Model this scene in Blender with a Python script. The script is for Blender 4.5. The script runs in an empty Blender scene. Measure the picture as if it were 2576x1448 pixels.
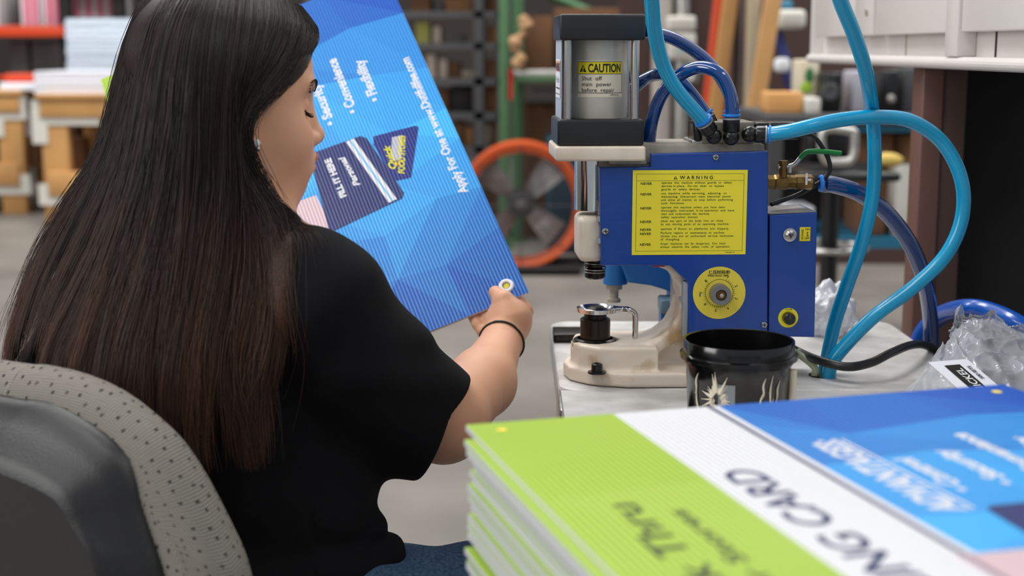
import bpy, bmesh, math, random
import numpy as np
from mathutils import Vector, Matrix
random.seed(7); np.random.seed(7)
SC = bpy.context.scene; COL = SC.collection; PI = math.pi

# ---------------------------------------------------------------- camera, world, lights, exposure
FPX = 3578.0; CAMZ = 1.15; PITCH = math.atan(603.0/FPX)
cd = bpy.data.cameras.new('camera'); cam = bpy.data.objects.new('camera', cd); COL.objects.link(cam)
cam.location = (0, 0, CAMZ); cam.rotation_euler = (PI/2-PITCH, 0, 0)
cd.sensor_width = 36.0; cd.lens = FPX/2576*36.0; cd.clip_start = 0.05; cd.clip_end = 100
cd.dof.use_dof = True; cd.dof.focus_distance = 1.62; cd.dof.aperture_fstop = 4.5
SC.camera = cam
SC.view_settings.view_transform = 'Standard'; SC.view_settings.look = 'None'
SC.view_settings.gamma = 1; SC.view_settings.exposure = 0.0; SC.view_settings.use_curve_mapping = False
SC.cycles.max_bounces = 8; SC.cycles.transparent_max_bounces = 16; SC.cycles.use_denoising = True
SC.cycles.sample_clamp_indirect = 6
W = bpy.data.worlds.new('world'); SC.world = W; W.use_nodes = True
W.node_tree.nodes['Background'].inputs[0].default_value = (0.86, 0.92, 1.0, 1)
W.node_tree.nodes['Background'].inputs[1].default_value = 0.46

def area(name, loc, target, sx, sy, power, col=(1, 0.98, 0.95)):
    l = bpy.data.lights.new(name, 'AREA'); l.shape = 'RECTANGLE'; l.size = sx; l.size_y = sy
    l.energy = power; l.color = col
    o = bpy.data.objects.new(name, l); COL.objects.link(o); o.location = loc
    o.rotation_euler = (Vector(target)-Vector(loc)).to_track_quat('-Z', 'Y').to_euler()
    return o
area('ceiling_lamp_light', (-1.6, 0.6, 3.6), (-0.2, 1.6, 0.9), 2.4, 0.5, 46)
area('ceiling_lamp_light', (1.9, 0.2, 3.6), (0.3, 1.7, 0.9), 2.4, 0.5, 30)
area('ceiling_lamp_light', (-0.6, 3.2, 3.9), (-0.2, 1.8, 0.8), 2.4, 0.6, 85)
area('left_fill_light', (-4.2, -0.3, 2.2), (-0.1, 1.3, 0.8), 2.2, 2.0, 105)  # added fill lamp to brighten left-facing sides
area('ceiling_lamp_light', (-5, 8.0, 5), (-4, 9.4, 0.8), 5, 1.2, 330)
area('ceiling_lamp_light', (1.0, 7.0, 5), (0.6, 9.0, 0.6), 5, 1.2, 240)
area('ceiling_lamp_light', (4.0, 5.0, 5), (3.0, 7.0, 0.8), 4, 1.2, 170)

# ---------------------------------------------------------------- pixel -> point on a plane of the room
def ray(px, py):
    u = (px-1288)/FPX; v = (724-py)/FPX; c = math.cos(PITCH); s = math.sin(PITCH)
    return Vector((u, c+v*s, -s+v*c))
CAMP = Vector((0, 0, CAMZ))
def P(px, py, Y):
    d = ray(px, py); return CAMP+d*(Y/d.y)
def PZ(px, py, z):
    d = ray(px, py); return CAMP+d*((z-CAMZ)/d.z)
def PPL(px, py, o, n):
    d = ray(px, py); return CAMP+d*((o-CAMP).dot(n)/d.dot(n))

# ---------------------------------------------------------------- materials
MATS = {}
def mat(name, col, rough=0.5, metal=0.0, noise=0.0, nscale=20.0, bump=0.0, bscale=80.0, coat=0.0, sss=0.0, spec=0.5, aniso=0, dark=None, thr=None):
    if name in MATS: return MATS[name]
    m = bpy.data.materials.new(name); m.use_nodes = True; nt = m.node_tree; b = nt.nodes['Principled BSDF']
    b.inputs['Base Color'].default_value = (*col, 1); b.inputs['Roughness'].default_value = rough
    b.inputs['Metallic'].default_value = metal; b.inputs['Coat Weight'].default_value = coat
    b.inputs['Specular IOR Level'].default_value = spec
    if sss:
        b.inputs['Subsurface Weight'].default_value = sss; b.inputs['Subsurface Radius'].default_value = (0.012, 0.005, 0.003); b.inputs['Subsurface Scale'].default_value = 1
    tc = nt.nodes.new('ShaderNodeTexCoord')
    if noise > 0:
        n = nt.nodes.new('ShaderNodeTexNoise'); n.inputs['Scale'].default_value = nscale; n.inputs['Detail'].default_value = 6
        nt.links.new(tc.outputs['Object'], n.inputs['Vector'])
        r = nt.nodes.new('ShaderNodeValToRGB'); nt.links.new(n.outputs['Fac'], r.inputs[0])
        d = dark or tuple(c*(1-noise) for c in col)
        r.color_ramp.elements[0].position = thr[0] if thr else 0.3; r.color_ramp.elements[1].position = thr[1] if thr else 0.7
        r.color_ramp.elements[0].color = (*d, 1); r.color_ramp.elements[1].color = (*col, 1)
        nt.links.new(r.outputs[0], b.inputs['Base Color'])
    if bump > 0:
        n2 = nt.nodes.new('ShaderNodeTexNoise'); n2.inputs['Scale'].default_value = bscale; n2.inputs['Detail'].default_value = 4
        nt.links.new(tc.outputs['Object'], n2.inputs['Vector'])
        bp = nt.nodes.new('ShaderNodeBump'); bp.inputs['Strength'].default_value = bump; bp.inputs['Distance'].default_value = 0.002
        nt.links.new(n2.outputs['Fac'], bp.inputs['Height']); nt.links.new(bp.outputs[0], b.inputs['Normal'])
    MATS[name] = m; return m

def glassy(name, col, alpha_t, rough=0.15, bump=0.0, bscale=30, tint=(1, 1, 1)):
    if name in MATS: return MATS[name]
    m = bpy.data.materials.new(name); m.use_nodes = True; nt = m.node_tree; b = nt.nodes['Principled BSDF']
    b.inputs['Base Color'].default_value = (*col, 1); b.inputs['Roughness'].default_value = rough
    b.inputs['Specular IOR Level'].default_value = 1.0
    tr = nt.nodes.new('ShaderNodeBsdfTransparent'); tr.inputs[0].default_value = (*tint, 1)
    mx = nt.nodes.new('ShaderNodeMixShader'); fr = nt.nodes.new('ShaderNodeFresnel'); fr.inputs[0].default_value = 1.5
    mp = nt.nodes.new('ShaderNodeMapRange'); mp.inputs['To Min'].default_value = 1-alpha_t; mp.inputs['To Max'].default_value = 1.0
    nt.links.new(fr.outputs[0], mp.inputs[0]); nt.links.new(mp.outputs[0], mx.inputs[0])
    nt.links.new(tr.outputs[0], mx.inputs[1]); nt.links.new(b.outputs[0], mx.inputs[2])
    nt.links.new(mx.outputs[0], nt.nodes['Material Output'].inputs[0])
    if bump > 0:
        tc = nt.nodes.new('ShaderNodeTexCoord'); n2 = nt.nodes.new('ShaderNodeTexNoise'); n2.inputs['Scale'].default_value = bscale
        n2.inputs['Detail'].default_value = 3; nt.links.new(tc.outputs['Object'], n2.inputs['Vector'])
        bp = nt.nodes.new('ShaderNodeBump'); bp.inputs['Strength'].default_value = bump; bp.inputs['Distance'].default_value = 0.01
        nt.links.new(n2.outputs['Fac'], bp.inputs['Height']); nt.links.new(bp.outputs[0], b.inputs['Normal']); nt.links.new(bp.outputs[0], fr.inputs['Normal'])
    MATS[name] = m; return m

# ---------------------------------------------------------------- objects
def tag(o, label, cat, group=None, kind=None):
    if label: o['label'] = label
    if cat: o['category'] = cat
    if group: o['group'] = group
    if kind: o['kind'] = kind
    return o
def thing(name, label, cat, loc=(0, 0, 0), rz=0.0, group=None):
    o = bpy.data.objects.new(name, None); COL.objects.link(o); o.location = loc; o.rotation_euler = (0, 0, rz)
    o.empty_display_size = 0.05
    return tag(o, label, cat, group)
def mobj(name, me, parent=None, label=None):
    o = bpy.data.objects.new(name, me); COL.objects.link(o)
    if parent is not None: o.parent = parent
    if label: o['label'] = label
    return o
class MB:
    """collects shapes of several materials, then links them as one mesh object"""
    def __init__(s): s.v = []; s.f = []; s.m = []; s.sm = []; s.mats = []
    def mi(s, m):
        if m not in s.mats: s.mats.append(m)
        return s.mats.index(m)
    def add(s, vs, fs, m, smooth=False, M=None):
        o = len(s.v); k = s.mi(m)
        if M is not None: vs = [M @ Vector(v) for v in vs]
        s.v += [tuple(v) for v in vs]
        for f in fs: s.f.append([i+o for i in f]); s.m.append(k); s.sm.append(smooth)
        return s
    def bm(s, bm, m, smooth=False, M=None):
        bm.verts.ensure_lookup_table(); bm.verts.index_update()
        s.add([v.co.copy() for v in bm.verts], [[v.index for v in f.verts] for f in bm.faces], m, smooth, M); bm.free(); return s
    def box(s, a, b, m, bevel=0.0, seg=2, M=None, smooth=None):
        bm = bmesh.new(); bmesh.ops.create_cube(bm, size=1)
        c = [(a[i]+b[i])/2 for i in range(3)]; d = [max(abs(b[i]-a[i]), 1e-5) for i in range(3)]
        for v in bm.verts: v.co = Vector([c[i]+v.co[i]*d[i] for i in range(3)])
        if bevel > 0:
            bmesh.ops.bevel(bm, geom=bm.edges[:], offset=min(bevel, min(d)*0.48), segments=seg, affect='EDGES', profile=0.5)
        return s.bm(bm, m, (bevel > 0 and seg > 1) if smooth is None else smooth, M)
    def prism(s, pts, z0, z1, m, bevel=0.0, M=None, seg=2, smooth=False):
        bm = bmesh.new(); vs = [bm.verts.new((p[0], p[1], z0)) for p in pts]; f = bm.faces.new(vs)
        r = bmesh.ops.extrude_face_region(bm, geom=[f]); 
        for e in r['geom']:
            if isinstance(e, bmesh.types.BMVert): e.co.z = z1
        bmesh.ops.recalc_face_normals(bm, faces=bm.faces[:])
        if bevel > 0:
            ed = [e for e in bm.edges if abs(e.verts[0].co.z-e.verts[1].co.z) < 1e-9]
            bmesh.ops.bevel(bm, geom=ed, offset=bevel, segments=seg, affect='EDGES', profile=0.5)
        return s.bm(bm, m, smooth, M)
    def cyl(s, p0, p1, r0, m, r1=None, n=24, cap=True, smooth=True):
        p0 = Vector(p0); p1 = Vector(p1); r1 = r0 if r1 is None else r1
        return s.lathe([(0 if cap else r0, 0), (r0, 0), (r1, (p1-p0).length), (0 if cap else r1, (p1-p0).length)] if cap else [(r0, 0), (r1, (p1-p0).length)], m, n, p0, p1-p0, smooth)
    def lathe(s, prof, m, n=32, origin=(0, 0, 0), axis=(0, 0, 1), smooth=True, sharp=True):
        q = Vector((0, 0, 1)).rotation_difference(Vector(axis).normalized()).to_matrix().to_4x4(); M = Matrix.Translation(Vector(origin)) @ q
        # split the profile at corners so that flat ends shade flat
        segs = []; cur = [prof[0]]
        for i in range(1, len(prof)):
            cur.append(prof[i])
            if i < len(prof)-1 and sharp:
                a = Vector((prof[i][0]-prof[i-1][0], prof[i][1]-prof[i-1][1])); b = Vector((prof[i+1][0]-prof[i][0], prof[i+1][1]-prof[i][1]))
                if a.length > 1e-9 and b.length > 1e-9 and a.angle(b) > 0.6: segs.append(cur); cur = [prof[i]]
        segs.append(cur)
        for sg in segs:
            vs = []; fs = []
            for (r, z) in sg:
                for k in range(n): t = 2*PI*k/n; vs.append((r*math.cos(t), r*math.sin(t), z))
            for i in range(len(sg)-1):
                for k in range(n):
                    a = i*n+k; b = i*n+(k+1) % n
                    if sg[i][0] < 1e-7: fs.append([a, b+n, a+n])
                    elif sg[i+1][0] < 1e-7: fs.append([a, b, a+n])
                    else: fs.append([a, b, b+n, a+n])
            s.add(vs, fs, m, smooth, M)
        return s
    def tube(s, pts, r, m, n=14, sub=8, closed=False, smooth=True, cap=True):
        pts = [Vector(p) for p in pts]; path = catmull(pts, sub, closed) if sub > 1 else pts
        rr = r if callable(r) else (lambda t: r); N = len(path); vs = []; fs = []; up = None
        for i, p in enumerate(path):
            if closed: d = path[(i+1) % N]-path[i-1]
            else: d = path[min(i+1, N-1)]-path[max(i-1, 0)]
            if d.length < 1e-9: d = Vector((0, 0, 1))
            d.normalize()
            if up is None: up = d.orthogonal().normalized()
            up = (up-d*up.dot(d)); up = up.normalized() if up.length > 1e-6 else d.orthogonal().normalized()
            b = d.cross(up); ra = rr(i/max(N-1, 1))
            for k in range(n): t = 2*PI*k/n; vs.append(p+(up*math.cos(t)+b*math.sin(t))*ra)
        for i in range(N if closed else N-1):
            for k in range(n):
                a = i*n+k; b2 = i*n+(k+1) % n; c = ((i+1) % N)*n
                fs.append([a, b2, c+(k+1) % n, c+k])
        s.add(vs, fs, m, smooth)
        if not closed and cap: s.add(vs[:n], [list(range(n))[::-1]], m); s.add(vs[-n:], [list(range(n))], m)
        return s
    def sphere(s, c, r, m, n=20, sc=(1, 1, 1), M=None):
        bm = bmesh.new(); bmesh.ops.create_uvsphere(bm, u_segments=n, v_segments=max(6, n//2), radius=r)
        for v in bm.verts: v.co = Vector((v.co.x*sc[0]+c[0], v.co.y*sc[1]+c[1], v.co.z*sc[2]+c[2]))
        return s.bm(bm, m, True, M)
    def text(s, body, size, m, M, sx=1.0, bold=0.0, align='LEFT', sp=1.0, thick=0.0, ls=1.0, shear=0):
        vs, fs = text_mesh(body, size, sx, bold, align, sp, ls, shear)
        s.add(vs, fs, m, False, M); return s
    def mesh(s, name):
        me = bpy.data.meshes.new(name); me.from_pydata(s.v, [], s.f)
        for m in s.mats: me.materials.append(m)
        me.polygons.foreach_set('material_index', s.m); me.polygons.foreach_set('use_smooth', s.sm); me.update()
        return me
    def build(s, name, parent=None, label=None): return mobj(name, s.mesh(name), parent, label)
def catmull(p, sub, closed=False):
    out = []; n = len(p)
    for i in range(n if closed else n-1):
        a = p[(i-1) % n] if (closed or i > 0) else p[0]*2-p[1]
        b = p[i]; c = p[(i+1) % n]; d = p[(i+2) % n] if (closed or i+2 < n) else p[-1]*2-p[-2]
        for k in range(sub):
            t = k/sub; out.append(0.5*((2*b)+(c-a)*t+(2*a-5*b+4*c-d)*t*t+(3*b-a-3*c+d)*t*t*t))
    if not closed: out.append(p[-1])
    return out
_TX = {}
def text_mesh(body, size, sx, bold, align, sp, ls, shear=0):
    key = (body, size, sx, bold, align, sp, ls, shear)
    if key in _TX: return _TX[key]
    c = bpy.data.curves.new('t', 'FONT'); c.body = body; c.size = size; c.offset = bold; c.align_x = align
    c.space_character = sp; c.space_line = ls; c.fill_mode = 'FRONT'; c.resolution_u = 4; c.shear = shear
    o = bpy.data.objects.new('t', c); COL.objects.link(o)
    dg = bpy.context.evaluated_depsgraph_get(); dg.update(); me = o.evaluated_get(dg).to_mesh()
    vs = [Vector((v.co.x*sx, v.co.y, 0)) for v in me.vertices]; fs = [list(p.vertices) for p in me.polygons]
    o.evaluated_get(dg).to_mesh_clear(); bpy.data.objects.remove(o); bpy.data.curves.remove(c)
    _TX[key] = (vs, fs); return vs, fs
def frame(o, x, y):
    """matrix whose x and y axes lie along x and y at o"""
    x = Vector(x).normalized(); z = x.cross(Vector(y)).normalized(); y = z.cross(x)
    M = Matrix((x, y, z)).transposed().to_4x4(); M.translation = Vector(o); return M
def copy_tree(o, parent=None):
    c = o.copy(); COL.objects.link(c)
    if parent is not None: c.parent = parent
    for ch in list(o.children): copy_tree(ch, c)
    return c
# ---------------------------------------------------------------- signed distance shapes -> one closed surface
def s_sph(c, r): return ('sph', np.array(c, float), r)
def sd_sphere(c, r):
    c = np.array(c, float); return lambda p: np.linalg.norm(p-c, axis=1)-r
def sd_ell(c, r, R=None):
    c = np.array(c, float); r = np.array(r, float); Rm = None if R is None else np.array(R, float)
    def f(p):
        q = p-c
        if Rm is not None: q = q @ Rm
        k0 = np.linalg.norm(q/r, axis=1); k1 = np.linalg.norm(q/(r*r), axis=1)
        return k0*(k0-1)/np.maximum(k1, 1e-9)
    return f
def sd_cone(a, b, r1, r2):
    a = np.array(a, float); b = np.array(b, float); ba = b-a; l2 = ba @ ba
    def f(p):
        t = np.clip(((p-a) @ ba)/l2, 0, 1)
        return np.linalg.norm(p-a-t[:, None]*ba, axis=1)-(r1+(r2-r1)*t)
    return f
def sd_rbox(c, h, r, R=None):
    c = np.array(c, float); h = np.array(h, float)-r; Rm = None if R is None else np.array(R, float)
    def f(p):
        q = p-c
        if Rm is not None: q = q @ Rm
        q = np.abs(q)-h
        return np.linalg.norm(np.maximum(q, 0), axis=1)+np.minimum(q.max(axis=1), 0)-r
    return f
def sd_poly(pts, i, j, k, lo, hi, r=0.0):
    P2 = np.array(pts, float); n = len(P2)
    def f(p):
        x = p[:, i]; y = p[:, j]; d = np.full(len(p), 1e9); ins = np.zeros(len(p), bool)
        for a in range(n):
            A = P2[a]; B = P2[(a+1) % n]; e = B-A; w0 = x-A[0]; w1 = y-A[1]
            t = np.clip((w0*e[0]+w1*e[1])/(e @ e), 0, 1)
            d = np.minimum(d, (w0-t*e[0])**2+(w1-t*e[1])**2)
            c = ((A[1] > y) != (B[1] > y)); xi = A[0]+(y-A[1])*(e[0]/(e[1] if abs(e[1]) > 1e-12 else 1e-12))
            ins ^= c & (x < xi)
        d = np.sqrt(d)*np.where(ins, -1, 1)+r; z = np.abs(p[:, k]-(lo+hi)/2)-(hi-lo)/2+r
        return np.minimum(np.maximum(d, z), 0)+np.sqrt(np.maximum(d, 0)**2+np.maximum(z, 0)**2)-r
    return f
def sd_plane(o, n):
    o = np.array(o, float); n = np.array(n, float); n = n/np.linalg.norm(n); return lambda p: (p-o) @ n
def smin(a, b, k):
    if k <= 0: return np.minimum(a, b)
    h = np.maximum(k-np.abs(a-b), 0)/k; return np.minimum(a, b)-h*h*k*0.25
def smax(a, b, k): return -smin(-a, -b, k)
class SD:
    def __init__(s): s.ops = []
    def u(s, f, k=0.0): s.ops.append(('u', f, k)); return s
    def sub(s, f, k=0.0): s.ops.append(('s', f, k)); return s
    def cut(s, f, k=0.0): s.ops.append(('i', f, k)); return s
    def off(s, f): s.ops.append(('o', f, 0)); return s
    def __call__(s, p):
        d = None
        for t, f, k in s.ops:
            if t == 'o': d = d+f(p); continue
            e = f(p)
            if d is None: d = e
            elif t == 'u': d = smin(d, e, k)
            elif t == 's': d = smax(d, -e, k)
            else: d = smax(d, e, k)
        return d
def sd_mesh(f, lo, hi, vox, name, mats, B=16):
    import openvdb as vdb
    lo = np.array(lo, float); hi = np.array(hi, float); n = np.ceil((hi-lo)/vox).astype(int); nb = (n+B-1)//B
    bi = np.stack(np.meshgrid(*[np.arange(k) for k in nb], indexing='ij'), -1).reshape(-1, 3)
    cen = lo+(bi*B+B/2)*vox; d = np.concatenate([f(c) for c in np.array_split(cen, max(1, len(cen)//20000))])
    keep = bi[np.abs(d) < B*vox*0.9+0.02]
    off = np.stack(np.meshgrid(*[np.arange(B)]*3, indexing='ij'), -1).reshape(-1, 3)
    g = vdb.FloatGrid(vox*4); g.gridClass = vdb.GridClass.LEVEL_SET
    for ch in np.array_split(keep, max(1, len(keep)//60)):
        ijk = (ch[:, None, :]*B+off[None]).reshape(-1, 3); val = f(lo+ijk*vox).astype(np.float32).reshape(len(ch), B, B, B)
        for c, v in zip(ch, val):
            g.copyFromArray(np.clip(v, -vox*4, vox*4), ijk=tuple(int(x) for x in c*B))
    g.signedFloodFill() if hasattr(g, 'signedFloodFill') else None
    v, q = g.convertToQuads(isovalue=0.0)
    v = v.astype(float)*vox+lo; me = bpy.data.meshes.new(name)
    me.from_pydata(v.tolist(), [], q[:, ::-1].tolist()); me.polygons.foreach_set('use_smooth', [True]*len(q))
    for m in mats: me.materials.append(m)
    me.update(); bm = bmesh.new(); bm.from_mesh(me)
    bmesh.ops.recalc_face_normals(bm, faces=bm.faces[:]); bm.to_mesh(me); bm.free(); me.update()
    me.polygons.foreach_set('use_smooth', [True]*len(me.polygons))
    return me
def grad(f, p, e=0.002):
    g = np.stack([f(p+np.eye(3)[i]*e)-f(p-np.eye(3)[i]*e) for i in range(3)], 1)
    return g/np.maximum(np.linalg.norm(g, axis=1, keepdims=True), 1e-9)
# ---------------------------------------------------------------- colours
def srgb(r, g, b): return tuple(((c/255)/12.92 if c/255 <= 0.04045 else ((c/255+0.055)/1.055)**2.4) for c in (r, g, b))
m_cream = mat('cream_paint', srgb(226, 213, 196), 0.42, noise=0.25, nscale=14, bump=0.15, bscale=60, coat=0.15, dark=srgb(196, 176, 150), thr=(0.18, 0.5))
m_blue = mat('blue_enamel', srgb(0, 62, 150), 0.32, bump=0.05, bscale=90, coat=0.2, noise=0.1, nscale=6)
m_blueedge = mat('worn_steel', srgb(178, 182, 186), 0.45, 0.6, noise=0.35, nscale=30)
m_black = mat('black_anodised', srgb(24, 24, 25), 0.42, noise=0.0, bump=0.06, bscale=300)
m_blackp = mat('black_plastic', srgb(14, 14, 15), 0.28)
m_alu = mat('cast_aluminium', srgb(196, 194, 188), 0.38, 0.85, noise=0.3, nscale=25, bump=0.1)
m_steel = mat('polished_steel', srgb(205, 205, 205), 0.12, 1.0)
m_steel2 = mat('brushed_steel', srgb(190, 188, 184), 0.28, 1.0)
m_dsteel = mat('dark_steel', srgb(52, 46, 42), 0.3, 0.8)
m_beige = mat('dusty_beige', srgb(176, 168, 152), 0.65, noise=0.4, nscale=40, bump=0.2)
m_yellow = mat('yellow_label', srgb(240, 224, 48), 0.4)
m_ylabel = mat('caution_yellow', srgb(226, 208, 18), 0.4)
m_clabel = mat('clear_cream_label', srgb(214, 205, 184), 0.4)
m_ink = mat('black_ink', srgb(22, 22, 20), 0.5)
m_inkt = mat('thin_black_ink', srgb(48, 46, 24), 0.5)
m_white = mat('white_paint', srgb(235, 235, 238), 0.5)
m_brass = mat('brass', srgb(140, 110, 62), 0.35, 0.85, noise=0.4, nscale=90)
m_gknob = mat('grey_knob', srgb(128, 128, 132), 0.3, 0.5)
m_bronze = mat('bronze_pot', srgb(120, 78, 30), 0.4, 0.4)
m_ring = mat('blue_collar', srgb(30, 128, 225), 0.35)
m_cyan = mat('cyan_hose', srgb(0, 150, 196), 0.28, coat=0.3)
m_navyh = mat('navy_tube', srgb(6, 58, 122), 0.12, coat=0.8)
m_blueh = mat('blue_hose', srgb(0, 82, 180), 0.25, coat=0.3)
m_cable = mat('black_rubber', srgb(20, 20, 20), 0.42)
m_red = mat('red_paint', srgb(180, 20, 20), 0.4)
m_cab = mat('cabinet_enamel', srgb(214, 208, 204), 0.35, noise=0.05, nscale=8)
m_cabseam = mat('cabinet_seam', srgb(158, 150, 136), 0.5)
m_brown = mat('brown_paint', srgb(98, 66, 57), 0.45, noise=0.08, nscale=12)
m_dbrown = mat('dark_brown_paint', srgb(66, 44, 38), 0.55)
m_dark = mat('near_black', srgb(16, 12, 12), 0.8)
m_cardb = mat('cardboard', srgb(150, 106, 68), 0.8, noise=0.12, nscale=6)
m_cardd = mat('dark_cardboard', srgb(112, 76, 48), 0.85, noise=0.15, nscale=5)
m_wood = mat('bench_wood', srgb(196, 146, 86), 0.6, noise=0.2, nscale=4)
m_bracket = mat('white_bracket', srgb(205, 202, 192), 0.6)
m_orack = mat('orange_rack', srgb(205, 62, 14), 0.45)
m_ofan = mat('orange_drum', srgb(206, 84, 30), 0.42)
m_dshelf = mat('charcoal_shelf', srgb(66, 66, 68), 0.5)
m_green = mat('green_upright', srgb(76, 118, 78), 0.5)
m_grey = mat('grey_panel', srgb(120, 116, 112), 0.6, noise=0.15, nscale=2)
m_teal = mat('teal_paint', srgb(30, 108, 138), 0.5)
m_paper = mat('paper', srgb(226, 228, 236), 0.7)
m_pink = mat('pink_print', srgb(214, 96, 128), 0.6)
m_btop = mat('laminate', srgb(206, 204, 202), 0.5, noise=0.25, nscale=18, bump=0.05, dark=srgb(168, 164, 158), thr=(0.3, 0.62))
m_vise = mat('azure_paint', srgb(22, 104, 172), 0.4, noise=0.5, nscale=14, dark=srgb(205, 215, 220), thr=(0.28, 0.31))

# ---------------------------------------------------------------- the setting
def structure(name, mb): o = mb.build(name); o['kind'] = 'structure'; return o
m_floor = mat('concrete_floor', srgb(136, 131, 125), 0.45, noise=0.22, nscale=1.3, bump=0.1, bscale=8, dark=srgb(100, 95, 89), thr=(0.25, 0.7))
m_wall = mat('warehouse_wall', srgb(72, 56, 50), 0.7, noise=0.1, nscale=1)
structure('floor', MB().box((-14, -4, -0.05), (12, 16, 0), m_floor))
structure('wall_back', MB().box((-14, 15.6, 0), (12, 15.8, 6), mat('far_wall', srgb(58, 50, 46), 0.8)))
# ---------------------------------------------------------------- background: wooden benches on the left
def bench(x0, x1, y0, dep, label, zt=0.86, legs=(0.0,)):
    t = thing('workbench', label, 'workbench', ((x0+x1)/2, y0+dep/2, 0), 0, 'wooden workbenches along the left')
    w = (x1-x0)/2; d = dep/2
    MB().box((-w, -d, zt-0.03), (w, d, zt), m_wood, 0.004).box((-w+0.02, -d+0.02, zt-0.15), (w-0.02, -d+0.06, zt-0.03), m_wood, 0.004).build('bench_top', t)
    for sx in (-1, 1):
        for sy in (-1, 1):
            x = sx*(w-0.1); y = sy*(d-0.09); lg = MB().box((x-0.085, y-0.045, 0), (x+0.085, y+0.045, zt-0.03), m_wood, 0.006).build('leg', t)
            if sy < 0:
                MB().box((x-0.12 if sx > 0 else x-0.14, y-0.055, zt-0.20), (x+0.30 if sx < 0 else x+0.12, y-0.046, zt-0.04), m_bracket).box((x-0.14, y-0.055, zt-0.32), (x-0.04, y-0.046, zt-0.20), m_bracket).build('corner_bracket', lg)
                MB().box((x-0.12, y-0.055, 0.14), (x+0.34 if sx < 0 else x+0.12, y-0.046, 0.28), m_bracket).build('corner_bracket', lg)
    MB().box((-w+0.05, -d+0.02, 0.20), (w-0.05, -d+0.06, 0.36), m_wood, 0.004).box((-w+0.05, -d+0.06, 0.30), (w-0.05, d-0.02, 0.33), m_wood).build('lower_shelf', t)
    MB().box((-w+0.05, d-0.12, 0.52), (w-0.05, d-0.08, 0.60), m_cardd).build('back_rail', t)
    MB().box((w-0.75, -d+0.07, 0.33), (w-0.55, -d+0.11, zt-0.1), m_wood, 0.004).build('divider', t)
    return t
Bx = P(95, 250, 9.2).x; Bx2 = P(560, 250, 9.2).x
bench(Bx-0.02, Bx2, 9.2, 0.9, 'light wooden workbench with white corner brackets under the papers behind the hair', legs=(0,))
bench(P(-420, 250, 9.9).x, P(52, 250, 9.9).x, 9.9, 0.9, 'light wooden workbench cut off by the left edge, white bracket on its leg')
def pbox(x0, y0, x1, y1, Y, dep, m, mb=None, bevel=0.004, z0=None):
    a = P(x0, y1, Y); b = P(x1, y0, Y)
    return (mb or MB()).box((a.x, Y, a.z if z0 is None else z0), (b.x, Y+dep, b.z), m, bevel)
# goods on and in the benches
m_striped = mat('stacked_sheets', srgb(198, 210, 222), 0.7)
nt = m_striped.node_tree; wv = nt.nodes.new('ShaderNodeTexWave'); wv.bands_direction = 'Z'; wv.inputs['Scale'].default_value = 6; wv.inputs['Distortion'].default_value = 3; wv.inputs['Detail'].default_value = 3
tc = nt.nodes.new('ShaderNodeTexCoord'); rp = nt.nodes.new('ShaderNodeValToRGB'); nt.links.new(tc.outputs['Object'], wv.inputs['Vector']); nt.links.new(wv.outputs['Fac'], rp.inputs[0])
rp.color_ramp.elements[0].color = (*srgb(170, 182, 196), 1); rp.color_ramp.elements[1].color = (*srgb(214, 224, 234), 1); nt.links.new(rp.outputs[0], nt.nodes['Principled BSDF'].inputs['Base Color'])
def irregular_stack(name, label, cat, x0, y0, x1, y1, Y, dep, m, n, zb, lean=0.0):
    a = P(x0, y1, Y); b = P(x1, y0, Y); mb = MB(); h = (b.z-zb)/n
    for i in range(n):
        j = random.uniform(-0.006, 0.006)+lean*(1-i/n)
        mb.box((a.x+j, Y+random.uniform(0, 0.01), zb+i*h), (b.x+random.uniform(-0.006, 0.006), Y+dep, zb+(i+0.96)*h), m)
    return tag(mb.build(name), label, cat)
irregular_stack('paper_stack', 'low wide stack of white paper sheets on the wooden workbench', 'paper', 88, 180, 520, 246, 9.3, 0.7, m_paper, 22, 0.86)
irregular_stack('sheet_stack', 'tall block of pale blue-grey stacked sheets leaning behind the white paper', 'sheets', 170, 46, 520, 190, 10.3, 0.6, m_striped, 30, P(170, 190, 10.3).z, 0.0)
t = tag(irregular_stack('sheet_rack_table', 'pale pallet table that carries the block of blue-grey sheets', 'table', 165, 192, 520, 200, 10.3, 0.6, m_wood, 1, P(170, 200, 10.3).z-0.02), None, None)
for x in (175, 505):
    a = P(x, 200, 10.5); MB().box((a.x-0.04, 10.4, 0), (a.x+0.04, 10.48, P(170, 200, 10.3).z-0.02), m_wood).build('leg', t)
tag(pbox(0, 208, 86, 246, 9.95, 0.5, m_paper, bevel=0.002, z0=0.861).build('paper_stack'), 'white papers on the workbench at the left edge', 'paper')
o = pbox(10, 186, 84, 207, 10.0, 0.4, m_orack, bevel=0.01, z0=P(0, 208, 9.95).z+.001).build('paper_tray'); tag(o, 'orange tray on the papers at the left edge', 'tray')
o['label'] = 'flat orange box on the papers at the left edge'; o['category'] = 'box'
for i, (x0, x1, y0, y1, m) in enumerate([(20, 60, 280, 306, m_paper), (132, 190, 318, 336, m_cardd), (64, 92, 346, 364, m_cardd), (20, 56, 346, 366, m_cardb), (130, 160, 346, 366, m_cardb), (170, 205, 348, 366, m_cardd)]):
    YY = (10.45 if i == 0 else 10.1) if x0 < 100 else (9.72 if i == 1 else 9.45); zb = 0.333
    tag(pbox(x0, y0, x1, y1, YY, 0.19, m, z0=zb).build('cardboard_box'), ['white carton', 'long brown carton', 'small dark carton', 'small tan carton', 'squat tan carton', 'squat dark carton'][i]+(' on the lower shelf of the edge workbench' if x0 < 100 else ' on the lower shelf of the workbench by the hair'), 'box', 'cartons under the workbenches')
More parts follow.
